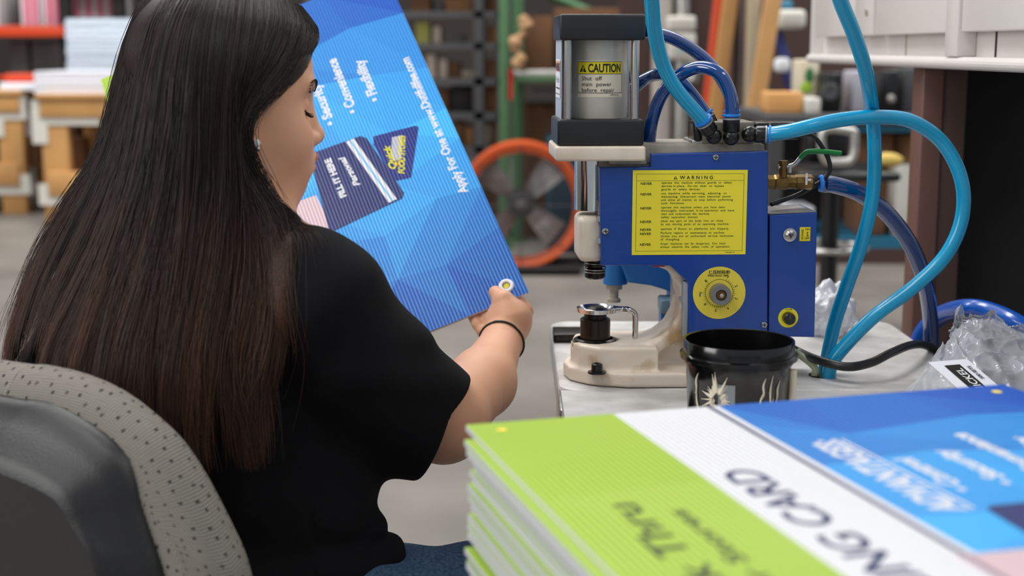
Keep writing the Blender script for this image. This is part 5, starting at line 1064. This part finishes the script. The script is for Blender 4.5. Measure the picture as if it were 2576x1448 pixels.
MBs = MB(); rings(MBs, [(sd, yc-0.004), (shrink(sd, 0.001), yc-0.014), (shrink(sd, 0.006), yc-0.022), (shrink(sd, 0.020), yc-0.030), (shrink(sd, 0.033), yc-0.037), (shrink(sd, 0.041), yc-0.045), (shrink(sd, 0.048), yc-0.049), (shrink(sd, 0.056), yc-0.0505)], m_shell)
MBs.build('back_shell', t)
MB().box((cxm-0.24, -0.20, 0.355), (cxm+0.24, 0.26, 0.418), m_fab, 0.03, 4).build('seat', t)
MB().tube([(cxm, yc-0.02, 0.60), (cxm, yc-0.05, 0.46), (cxm, yc, 0.36), (cxm, -0.05, 0.35)], 0.02, m_blackp, 10, 6).build('back_bracket', t)
MB().cyl((cxm, 0.02, 0.08), (cxm, 0.02, 0.355), 0.028, m_blackp).build('gas_post', t)
for k in range(5):
    q = 0.3+k*2*PI/5; x = cxm+0.28*math.cos(q); y = 0.02+0.28*math.sin(q)
    lg = MB().tube([(cxm, 0.02, 0.10), (x, y, 0.075)], lambda s: 0.025-.008*s, m_blackp, 10, 1).build('leg', t)
    MB().lathe([(0, -0.02), (0.028, -0.02), (0.03, 0), (0.028, 0.02), (0, 0.02)], m_blackp, 16, (x, y, 0.030), (-math.sin(q), math.cos(q), 0)).build('caster', lg)
# ---------------------------------------------------------------- the seated person
m_skin = mat('skin', srgb(214, 160, 128), 0.48, noise=0.06, nscale=9, bump=0.08, bscale=350, sss=0.12, spec=0.35)
m_lip = mat('lip_skin', srgb(176, 104, 92), 0.4, sss=0.1)
m_shirt = mat('black_cotton', srgb(17, 17, 20), 0.9, bump=0.25, bscale=600, spec=0.15)
m_hair = bpy.data.materials.new('dark_brown_hair'); m_hair.use_nodes = True; nt = m_hair.node_tree; b = nt.nodes['Principled BSDF']
b.inputs['Roughness'].default_value = 0.40; b.inputs['Specular IOR Level'].default_value = 0.30
at = nt.nodes.new('ShaderNodeVertexColor'); at.layer_name = 'Col'; nt.links.new(at.outputs[0], b.inputs['Base Color'])
m_denim = mat('blue_denim', srgb(62, 92, 122), 0.85, noise=0.5, nscale=260, bump=0.3, bscale=700, dark=srgb(28, 50, 76))
def A(v): return np.array(v, float)
# torso axes
Rv = A((0.89, -0.456, 0)); Fv = A((0.456, 0.89, 0)); Uv = A((0, 0, 1)); RT = np.stack([Rv, Fv, Uv], 1)
Sh = A(P(806, 744, 1.395)); El = A(P(1116, 1056, 1.575)); Wr = A(P(1263, 858, 1.795))
NB = A((-0.305, 1.475, 0.985))
# head frame: faces right, a little away from the viewer and a little down
yaw = math.radians(22); pit = math.radians(-3)
fx = A((math.cos(yaw)*math.cos(pit), math.sin(yaw)*math.cos(pit), math.sin(pit))); fy = A((-math.sin(yaw), math.cos(yaw), 0)); fz = np.cross(fx, fy)
RH = np.stack([fx, fy, fz], 1); HS = 0.955
HO = A(P(594, 304, 1.43))-RH @ (A((-0.008, -0.072, -0.012))*HS)
def hp(x, y, z): return HO+RH @ (A((x, y, z))*HS)
def he(c, r): return sd_ell(hp(*c), A(r)*HS, RH)
def hs(c, r): return sd_sphere(hp(*c), r*HS)
def hcn(a, b, r1, r2): return sd_cone(hp(*a), hp(*b), r1*HS, r2*HS)
head = SD().u(he((-.018, 0, .048), (.092, .074, .082)))
head.u(he((.030, 0, .034), (.056, .062, .072)), .03)           # forehead
head.u(he((.030, 0, -.028), (.052, .056, .066)), .03)          # mid face
head.u(he((.028, 0, -.066), (.047, .050, .038)), .03)          # jaw
head.u(hs((.0625, 0, -.088), .0165), .03)                       # chin
head.u(he((.078, 0, -.058), (.014, .026, .020)), .02)          # mouth mound
for s in (-1, 1):
    head.u(he((.050, s*.036, -.030), (.032, .024, .030)), .02)  # cheeks
    head.u(he((.074, s*.024, .026), (.012, .022, .009)), .014)  # brow ridge
    head.u(he((.002, s*.070, -.006), (.016, .006, .028)), .004)  # ears
    head.u(hs((.004, s*.071, -.032), .0085), .006)
head.u(hcn((.079, 0, .012), (.0945, 0, -.026), .0075, .0092), .012)  # nose
head.u(hs((.0955, 0, -.0275), .0095), .006)
for s in (-1, 1):
    head.u(he((.087, s*.0125, -.032), (.011, .0068, .0075)), .006)
    head.sub(he((.092, s*.0065, -.0405), (.006, .0032, .0035)), .003)
    head.sub(hs((.092, s*.034, .004), .0135), .020)            # eye hollow
    head.u(hs((.0665, s*.031, .006), .0128), .004)             # closed lids over the eye ball
    head.sub(sd_ell(hp(.0792, s*.032, -.0015), A((.003, .012, .0010))*HS, RH), .002)
head.u(he((.0900, 0, -.0520), (.0090, .019, .0068)), .004)      # upper lip
head.u(he((.0875, 0, -.0648), (.0090, .017, .0072)), .004)      # lower lip
head.sub(he((.0985, 0, -.0585), (.009, .022, .0012)), .002)
head.sub(he((.092, 0, -.076), (.008, .014, .005)), .010)
head.u(sd_cone(NB+A((0, 0, -.02)), hp(-.022, 0, -.035), .062, .054), .03)  # neck
skin = SD().u(head)
skin.u(sd_rbox((-.30, 1.485, .84), (.145, .075, .13), .07, RT), .05)
LSh = A((-.435, 1.555, .885))
skin.u(sd_cone(Sh-A((0, 0, .01)), LSh, .05, .05), .05)
skin.u(sd_ell((-.31, 1.51, .64), (.11, .07, .12), RT), .04)
# right arm
Mid = A(P(1212, 962, 1.695)); skin.u(sd_cone(Sh, El, .050, .046), .03)
skin.u(sd_cone(El, Mid, .0455, .0390), .02); skin.u(sd_cone(Mid, Wr, .0385, .0262), .02)
# right hand
def SY(px, py): return PPL(px, py, PH, hn).y  # depth of the held sign's face at a pixel
def F_(px, py, off): # off<0 in front of the sign, >0 behind
    p = PPL(px, py, PH, hn); return A(p-hn*(off))
def back(px, py, r): return F_(px, py, ST+0.0005+r)
def front(px, py, r): return A(PPL(px, py, PH, hn)+hn*r)
hand = SD()
pc = A(P(1280, 808, 1.825)); hand.u(sd_cone(Wr, pc, .0262, .0270))
kI = A(P(1316, 782, 1.850)); kM = A(P(1300, 800, 1.866)); kR = A(P(1268, 822, 1.872)); kP = A(P(1238, 842, 1.860))
hand.u(sd_cone(pc, kI, .024, .0135), .014); hand.u(sd_cone(pc, kM, .024, .0135), .014); hand.u(sd_cone(pc, kR, .022, .0125), .014); hand.u(sd_cone(A(P(1246, 852, 1.82)), kP, .0165, .0120), .014)
tb = A(P(1284, 800, 1.812)); tm = front(1270, 768, .0135); tt = front(1249, 744, .0092)
hand.u(sd_cone(tb, tm, .0195, .0130), .012); hand.u(sd_cone(tm, tt, .0122, .0092), .005)
for (k0, m0, m1, t0, r) in ((kI, back(1302, 748, .009), back(1278, 722, .0085), back(1262, 706, .008), .0098), (kM, back(1284, 770, .009), back(1250, 756, .0085), back(1228, 744, .008), .0100),
                            (kR, back(1240, 804, .0088), back(1222, 790, .0082), back(1206, 772, .0078), .0095), (kP, back(1212, 820, .0088), back(1198, 803, .008), back(1186, 786, .0072), .0088)):
    hand.u(sd_cone(k0, m0, r*1.1, r*.98), .004); hand.u(sd_cone(m0, m1, r*.95, r*.88), .003); hand.u(sd_cone(m1, t0, r*.88, r*.76), .003)
skin.u(hand, .008)
# left arm and hand, mostly hidden behind the body
LEl = A((-.575, 1.62, .70)); LH_ = A(PH+hy*.452+hx*.10-hn*(-.022)); LW_ = LH_+A((-.05, -.045, -.045))
skin.u(sd_cone(LSh, LEl, .05, .043), .03); skin.u(sd_cone(LEl, LW_, .042, .026), .03); skin.u(sd_cone(LW_, LH_, .026, .024), .015)
for k in range(4):
    b0 = A(PH+hy*.45+hx*(.075+.018*k)-hn*.020); e0 = A(PH+hy*.41+hx*(.082+.018*k)-hn*.014); e3 = A(PH+hy*.385+hx*(.085+.018*k)-hn*.0135)
    skin.u(sd_cone(LH_, b0, .016, .0095), .006); skin.u(sd_cone(b0, e0, .009, .0082), .003); skin.u(sd_cone(e0, e3, .0082, .007), .003)
skin.u(sd_cone(LH_, A(PH+hy*.42+hx*.115+hn*.010), .014, .0095), .006)
rootp = thing('person', 'seated person with long dark hair and black t-shirt holding the blue sign', 'person', (-.30, 1.50, 0))
def pm(me):
    for v in me.vertices: v.co -= Vector((-.30, 1.50, 0))
    return me
lo, hi = (-.68, 1.25, .50), (.08, 1.90, 1.25)
me = sd_mesh(skin, lo, hi, .0021, 'body', [m_skin, m_lip])
vv = np.empty(len(me.vertices)*3); me.vertices.foreach_get('co', vv); vv = vv.reshape(-1, 3); loc = ((vv-HO) @ RH)/HS
fl = np.empty(len(me.polygons)*4, int); me.loops.foreach_get('vertex_index', fl); pc_ = loc[fl.reshape(-1, 4)].mean(1)
lipm = ((((pc_[:, 2]+.0520)/.0062)**2+(pc_[:, 1]/.0200)**2 < 1) | (((pc_[:, 2]+.0650)/.0066)**2+(pc_[:, 1]/.0175)**2 < 1)) & (pc_[:, 0] > .082) & (pc_[:, 0] < .12)
me.polygons.foreach_set('material_index', lipm.astype(np.int32)); me.update()
mobj('body', pm(me), rootp)
def onface(x, y, z, f=head, off=0.0004): # push a face-local point onto the skin along its own radius
    p = hp(x, y, z)[None]
    for _ in range(8):
        d = f(p); g = grad(f, p, .001); p = p-g*(d-off)[:, None]
    return p[0]
PB = A((-.30, 1.50, 0))
rf = random.Random(9)
for s in (-1, 1):
    mb = MB()
    for k in range(26):   # lash line
        w = k/25; y = s*(.020+.024*w); z = -.0018-.0035*math.sin(PI*w)+.002*w; p = onface(.079-.006*w, y, z); o_ = RH @ A((.0065, s*.003, -.0035-.001*rf.random()))
        mb.tube([Vector(p-PB), Vector(p+o_*.6-PB), Vector(p+o_+RH @ A((.0005, 0, .0018))-PB)], lambda t: .00055*(1-.8*t), m_ink, 4, 2)
    mb.tube([Vector(onface(.079-.007*w, s*(.0185+.026*w), -.0010-.004*math.sin(PI*w)+.0015*w)-PB) for w in np.linspace(0, 1, 9)], .0009, m_ink, 5, 3)
    mb.build('eyelashes', rootp)
for s in (-1, 1):
    mb = MB()
    for k in range(190):
        w = rf.random(); y = s*(.014+.030*w); z = .0255+.005*math.sin(PI*w*.8)-.003*w+rf.uniform(-.0022, .0022); p = onface(.082-.010*w, y, z); o_ = RH @ A((.0006, s*.0042, .0012))
        mb.tube([Vector(p-PB), Vector(p+o_*.5+RH @ A((.0006, 0, 0))-PB), Vector(p+o_-PB)], lambda t: .00030*(1-.7*t), m_ink, 4, 1)
    mb.build('eyebrow', rootp)
e_ = hp(.012, -.0815, -.034); mb = MB().sphere(Vector(e_-PB), .0042, mat('pearl', srgb(240, 236, 230), .2), 16).sphere(Vector(e_+A((0.001, -.001, -.006))-PB), .0028, m_steel2, 12); mb.build('earring', rootp)
# hair tie on the wrist
ax_ = Wr-Mid; ax_ /= np.linalg.norm(ax_); ct = Wr-ax_*.002; t1 = np.cross(ax_, A((0, 0, 1))); t1 /= np.linalg.norm(t1); t2 = np.cross(ax_, t1); pts = []
tilt = ax_*0.0
for k in range(32):
    a = 2*PI*k/32; d = t1*math.cos(a)+t2*math.sin(a); r = .01; q = ct+d*.012
    rr_ = np.linspace(.01, .06, 60); vals = skin(ct[None]+d[None]*rr_[:, None]); i = np.argmax(vals > 0); pts.append(Vector(ct+d*(rr_[i]+.0006)-PB))
MB().tube(pts, .0016, m_cable, 8, 2, True).build('hair_tie', rootp)
# ---- t-shirt
Hm = A(P(1106, 1082, 1.545))+(El-Sh)*.0
axs = (El-Sh)/np.linalg.norm(El-Sh); S2 = Sh
cutn = A(P(1199, 972, 1.58))-A(P(1112, 1163, 1.52)); hemn = np.cross(cutn, A((0, 1, 0))); hemn = hemn/np.linalg.norm(hemn)
if hemn @ axs < 0: hemn = -hemn
hemo = A(P(1108, 1080, 1.555))
shirt = SD().u(sd_rbox((-.30, 1.490, .825), (.150, .105, .135), .100, RT))
shirt.u(sd_ell((-.305, 1.50, .68), (.165, .135, .20), RT), .05)
shirt.u(sd_ell((-.300, 1.51, .55), (.175, .150, .12), RT), .04)
shirt.u(sd_cone(Sh+A((-.012, .0, .000)), LSh, .055, .055), .05)
shirt.u(sd_cone(NB+A((0, 0, -.075)), NB+A((0, 0, -.012)), .095, .066), .06)
slv = SD().u(sd_cone(S2, hemo+axs*.03, .0575, .0605)); slv.u(sd_cone(A(P(880, 905, 1.40)), A(P(1062, 1118, 1.52)), .05, .036), .03)
slv.cut(sd_plane(hemo, hemn), .006)
shirt.u(slv, .045)
# sleeve opening: hollow it around the arm
shirt.sub(lambda p: np.maximum(sd_cone(Sh, hemo+axs*.06, .050, .058)(p), -((p-hemo) @ hemn+.030)), .004)
lslv = sd_cone(LSh, (LSh+LEl*1.2)/2.2, .055, .055); shirt.u(lslv, .04)
def folds(p):
    x, y, z = p[:, 0], p[:, 1], p[:, 2]; f = np.zeros(len(p))
    f += .0035*np.sin(z*62+6*x+2.2*np.sin(x*21)+1.5*np.sin(y*17))*np.clip((.80-z)/.15, 0, 1)
    f += .0022*np.sin((x*.6+z*.8)*95+2*np.sin(z*30))*np.clip(((p-Sh) @ axs)/.15, 0, 1)*(x > -.2)
    f += .0016*np.sin(x*44-z*30+2*np.sin(z*23))
    return f
shirt.off(folds)
# bunched hem at the waist
for (px, py, Y, r) in ((944, 1322, 1.47, .0125), (984, 1372, 1.49, .0125), (984, 1402, 1.47, .014)):
    shirt.u(sd_cone(A(P(px, py, Y)), A(P(px-170, py+70, Y-.02)), r, r*1.3), .022)
shirt.sub(sd_cone(NB+A((0, 0, -.004)), NB+A((0, .0, .08)), .063, .066), .004)
me = sd_mesh(shirt, (-.72, 1.22, .42), (.06, 1.86, 1.05), .0031, 'shirt', [m_shirt]); mobj('black_tshirt', pm(me), rootp)
# ---- jeans and shoes
HpR = A((-.185, 1.46, .525)); HpL = A((-.38, 1.56, .525)); KnR = A((.14, 1.60, .520)); KnL = A((-.31, 1.96, .52)); AnR = A((.10, 1.75, .10)); AnL = A((-.24, 2.06, .10))
jn = SD().u(sd_ell((-.29, 1.51, .53), (.19, .14, .09), RT)).u(sd_cone(HpR, KnR, .088, .066), .05).u(sd_cone(HpL, KnL, .088, .066), .05).u(sd_cone(KnR, AnR, .063, .05), .03).u(sd_cone(KnL, AnL, .063, .05), .03)
jn.off(lambda p: .002*np.sin(p[:, 0]*70+2*np.sin(p[:, 1]*25)))
me = sd_mesh(jn, (-.55, 1.3, .04), (.26, 2.12, .66), .005, 'jeans', [m_denim]); mobj('blue_jeans', pm(me), rootp)
for an in (AnR, AnL):
    d = A((.55, .83, 0)); sf_ = SD().u(sd_cone(an+A((0, 0, -.05)), an+d*.16+A((0, 0, -.065)), .042, .034)).u(sd_cone(an, an+A((0, 0, -.05)), .045, .042), .03).cut(lambda p: -p[:, 2]+.002, .004)
    mobj('shoe', pm(sd_mesh(sf_, an-.12, an+A((.25, .28, .06)), .005, 'shoe', [m_blackp])), rootp)
# ---- long hair: guide strands over the head and back, filled in between
G = [
 [(472, -80, 1.60), (368, -6, 1.605), (322, 100, 1.625), (292, 235, 1.63), (258, 380, 1.62), (182, 520, 1.60), (122, 650, 1.58), (84, 780, 1.565), (62, 890, 1.54), (55, 1000, 1.50)],
 [(480, -78, 1.54), (376, 0, 1.535), (330, 110, 1.55), (298, 240, 1.56), (262, 380, 1.57), (180, 520, 1.56), (108, 650, 1.55), (60, 780, 1.54), (32, 890, 1.52), (22, 1000, 1.48)],
 [(490, -78, 1.50), (395, 10, 1.46), (352, 130, 1.45), (320, 270, 1.45), (282, 420, 1.45), (215, 580, 1.44), (150, 720, 1.43), (100, 850, 1.42), (80, 960, 1.39)],
 [(500, -75, 1.47), (420, 25, 1.42), (385, 150, 1.40), (362, 300, 1.39), (330, 460, 1.385), (275, 630, 1.38), (215, 790, 1.37), (170, 920, 1.35), (160, 1030, 1.33)],
 [(520, -70, 1.455), (460, 35, 1.40), (430, 165, 1.375), (415, 320, 1.365), (395, 490, 1.36), (350, 680, 1.35), (305, 850, 1.335), (285, 1000, 1.32), (290, 1120, 1.31)],
 [(545, -68, 1.45), (510, 45, 1.39), (490, 180, 1.365), (480, 340, 1.355), (465, 520, 1.35), (435, 720, 1.335), (410, 900, 1.32), (410, 1060, 1.31), (430, 1190, 1.31)],
 [(580, -60, 1.45), (560, 55, 1.395), (545, 190, 1.37), (535, 350, 1.36), (530, 520, 1.35), (505, 720, 1.335), (480, 900, 1.32), (480, 1080, 1.31), (505, 1225, 1.31)],
 [(620, -50, 1.455), (612, 60, 1.405), (590, 190, 1.38), (572, 330, 1.37), (575, 470, 1.36), (570, 640, 1.345), (545, 820, 1.33), (535, 1000, 1.32), (540, 1170, 1.315)],
 [(660, -32, 1.465), (660, 60, 1.42), (632, 170, 1.395), (592, 290, 1.385), (592, 410, 1.372), (625, 560, 1.36), (625, 740, 1.34), (610, 920, 1.33), (640, 1080, 1.32), (655, 1180, 1.315)],
 [(705, -12, 1.48), (712, 60, 1.45), (680, 150, 1.425), (618, 250, 1.402), (594, 340, 1.388), (608, 450, 1.380), (665, 560, 1.37), (690, 690, 1.35), (690, 840, 1.335), (665, 980, 1.33), (640, 1080, 1.325)],
 [(735, 5, 1.50), (762, 62, 1.485), (738, 140, 1.455), (660, 240, 1.418), (604, 300, 1.398), (602, 400, 1.390), (650, 490, 1.39), (694, 570, 1.38), (712, 660, 1.365), (712, 770, 1.35), (696, 860, 1.345), (684, 930, 1.34)],
 [(752, 12, 1.515), (798, 78, 1.52), (778, 128, 1.495), (705, 212, 1.45), (640, 262, 1.42), (606, 330, 1.405), (626, 430, 1.40), (680, 500, 1.40), (735, 550, 1.395), (772, 610, 1.38), (786, 660, 1.37)],
]
NS = 34
def resample(pts, n):
    p = catmull([Vector(q) for q in pts], 10); L = [0]
    for i in range(1, len(p)): L.append(L[-1]+(p[i]-p[i-1]).length)
    X = np.array([[*q] for q in p]); t = np.linspace(0, L[-1], n); return np.stack([np.interp(t, L, X[:, k]) for k in range(3)], 1)
GG = np.stack([resample([P(*q) for q in g], NS) for g in G])   # guides x samples x 3
ng = len(GG)
obst = SD().u(head).u(shirt)
def guide_at(u):
    """Catmull-Rom across the guides"""
    i = np.clip(np.floor(u).astype(int), 0, ng-2); t = (u-i)[:, None, None]
    a = GG[np.maximum(i-1, 0)]; b_ = GG[i]; c = GG[i+1]; d = GG[np.minimum(i+2, ng-1)]
    return .5*((2*b_)+(c-a)*t+(2*a-5*b_+4*c-d)*t*t+(3*b_-a-3*c+d)*t**3)
# solid backing under the strands
NUh = 60; base = guide_at(np.linspace(0, ng-2.6, NUh)); sh_ = base.shape
cenl = np.array([-.31, 1.55, 0]); inn = (A(HO)+A((-.02, .03, 0)))[None, None]-base; inn[..., 2] *= 0; inn /= np.linalg.norm(inn, axis=2, keepdims=True)+1e-9
tt_ = np.linspace(0, 1, NS)[None, :, None]
outer_ = base+inn*.010; inner_ = base+inn*(.012+.045*np.sin(np.clip(tt_*1.02, 0, 1)*PI)**.6+.0)
for arr, mg in ((outer_, .003), (inner_, .0015)):
    q = arr.reshape(-1, 3)
    for _ in range(3):
        d = obst(q); w = np.maximum(mg-d, 0); q = q+grad(obst, q)*w[:, None]
    arr[:] = q.reshape(sh_)
KL = int(NS*.75); o_ = outer_[:, :KL]; i_ = inner_[:, :KL]; v = np.concatenate([o_.reshape(-1, 3), i_.reshape(-1, 3)])-PB; n0 = NUh*KL; fs = []
for a in range(NUh-1):
    for c in range(KL-1):
        k = a*KL+c; fs.append([k, k+1, k+KL+1, k+KL]); fs.append([n0+k, n0+k+KL, n0+k+KL+1, n0+k+1])
for a in range(NUh-1): k = a*KL; fs.append([k, k+KL, n0+k+KL, n0+k]); k += KL-1; fs.append([k, n0+k, n0+k+KL, k+KL])
for c in range(KL-1): fs.append([c, n0+c, n0+c+1, c+1]); k = (NUh-1)*KL+c; fs.append([k, k+1, n0+k+1, n0+k])
def capsd():
    s = SD().u(lambda p: head(p)-.0015*HS)
    s.cut(sd_plane(hp(.002, 0, 0), RH @ A((1, 0, -.92))), .008)
    s.cut(sd_plane(hp(0, 0, -.06), RH @ A((0, 0, -1))), .01)
    return s
cap = capsd(); cm = sd_mesh(cap, HO-.16, HO+.17, .003, 'hair_cap', [m_hair]); cv = np.empty(len(cm.vertices)*3); cm.vertices.foreach_get('co', cv); cv = cv.reshape(-1, 3)-PB
cf = [list(p.vertices) for p in cm.polygons]; nv = len(v); V = [v, cv]; FS = fs+[[i+nv for i in f] for f in cf]; nv += len(cv)
BASEC = A(srgb(24, 18, 16)); C = [np.tile(BASEC, (nv, 1))]
# strands
def strands(n, ulo, uhi, rad, jit, flow, seed, tmax=(0.88, 1.0), warm=1.0, t0=(0.0, 0.03), bend=0.0):
    global nv
    r = np.random.RandomState(seed); u = r.uniform(ulo, uhi, n); S = guide_at(u)
    # clumping: neighbouring strands share low frequency waves
    cl = np.round(u*9)/9; clr = np.random.RandomState(seed+1); ph = (np.sin(cl*91.7)*43758.5) % 1*2*PI
    tt = np.linspace(0, 1, NS)[None, :]
    side = np.gradient(S, axis=1); side /= np.linalg.norm(side, axis=2, keepdims=True); outw = -(A(HO)[None, None]-S); outw[..., 2] = 0; outw /= np.linalg.norm(outw, axis=2, keepdims=True)+1e-9
    lat = np.cross(side, outw); amp = (.0015+.011*tt**1.6)
    w1_ = np.sin(tt*PI*2.2+ph[:, None])*amp*.55+np.sin(tt*PI*5+r.uniform(0, 6, (n, 1)))*amp*.16*flow+(r.randn(n, 1)*.0045*flow)*tt
    w2_ = np.cos(tt*PI*1.7+ph[:, None]*1.7)*amp*.35+r.uniform(-.002, 1, (n, 1))*jit*(.25+.75*tt)
    if bend: w1_ = w1_+bend*r.randn(n, 1)*tt**2*.02
    S = S+lat*w1_[..., None]+outw*w2_[..., None]
    clen = ((np.sin(cl*33.1)*7331.1) % 1); e = np.clip(tmax[0]+(tmax[1]-tmax[0])*(.55*clen+.6*r.uniform(0, 1, n)), 0, 1); st = r.uniform(*t0, n)
    tq = st[:, None]+(e-st)[:, None]*tt; idx = tq*(NS-1); i0 = np.clip(np.floor(idx).astype(int), 0, NS-2); fr = (idx-i0)[..., None]; ar = np.arange(n)[:, None]
    S = S[ar, i0]*(1-fr)+S[ar, i0+1]*fr
    q = S.reshape(-1, 3)
    for _ in range(2):
        d = obst(q); w = np.maximum(.0032-d, 0); bad = w > 0
        if bad.any(): q[bad] += grad(obst, q[bad])*w[bad][:, None]
    S = q.reshape(n, NS, 3)
    T = np.gradient(S, axis=1); T /= np.linalg.norm(T, axis=2, keepdims=True)+1e-12; ref = A((0.3, -1, 0.2)); B1 = np.cross(T, ref); B1 /= np.linalg.norm(B1, axis=2, keepdims=True)+1e-12; B2 = np.cross(T, B1)
    R_ = rad*r.uniform(.6, 1.3, (n, 1))*np.clip(1.15-tt**3*1.0, .08, 1)*np.clip(tt*12+.5, 0, 1); R_ = R_[..., None]
    K = 3; ring = np.stack([S+B1*math.cos(2*PI*k/K)*R_+B2*math.sin(2*PI*k/K)*R_ for k in range(K)], 2)-PB
    V.append(ring.reshape(-1, 3)); g = nv+(np.arange(n)[:, None, None]*NS+np.arange(NS-1)[None, :, None])*K
    k = np.arange(K)[None, None, :]; kn = (k+1) % K; f = np.stack([g+k, g+kn, g+K+kn, g+K+k], -1).reshape(-1, 4); FS.extend(f.tolist())
    # brown lengthens towards the tips; each lock has its own tone
    tone = ((np.sin(cl*57.3)*9113.7) % 1)[:, None]; mixv = np.clip((1.02-S[..., 2])/.26, 0, 1)*(.22+.78*tone**1.5)*warm+.10*tone
    c0 = A(srgb(24, 18, 16)); c1 = A(srgb(116, 78, 60)); cc = c0+(c1-c0)*(mixv*r.uniform(.55, 1.15, (n, 1)))[..., None]
    C.append(np.repeat(cc, K, axis=1).reshape(-1, 3)); nv += n*NS*K
strands(9000, 0, ng-1.75, .00042, .006, 1.0, 5, (.72, 1.0))
strands(1100, ng-1.8, ng-1.001, .00042, .005, 1.0, 15, (.60, 1.0))
strands(900, 0, ng-1.001, .00030, .010, 2.6, 6, (.8, 1.0))
strands(260, ng-2.2, ng-1.001, .00028, .010, 3.0, 7, (.5, 1.0))
strands(500, 0, 2.2, .00026, .010, 3.0, 8, (.6, 1.0))
me = bpy.data.meshes.new('long_hair'); VV = np.concatenate(V); me.from_pydata(VV.tolist(), [], FS); me.materials.append(m_hair); me.materials.append(mat('hair_underlayer', srgb(16, 12, 11), .9, spec=.1))
nbk = len(fs)+len(cf); me.polygons.foreach_set('material_index', [1]*nbk+[0]*(len(FS)-nbk))
me.polygons.foreach_set('use_smooth', [True]*len(me.polygons)); ca = me.color_attributes.new('Col', 'FLOAT_COLOR', 'POINT')
CC = np.concatenate([np.concatenate(C), np.ones((nv, 1))], 1); ca.data.foreach_set('color', CC.reshape(-1)); me.update()
mobj('long_hair', me, rootp)
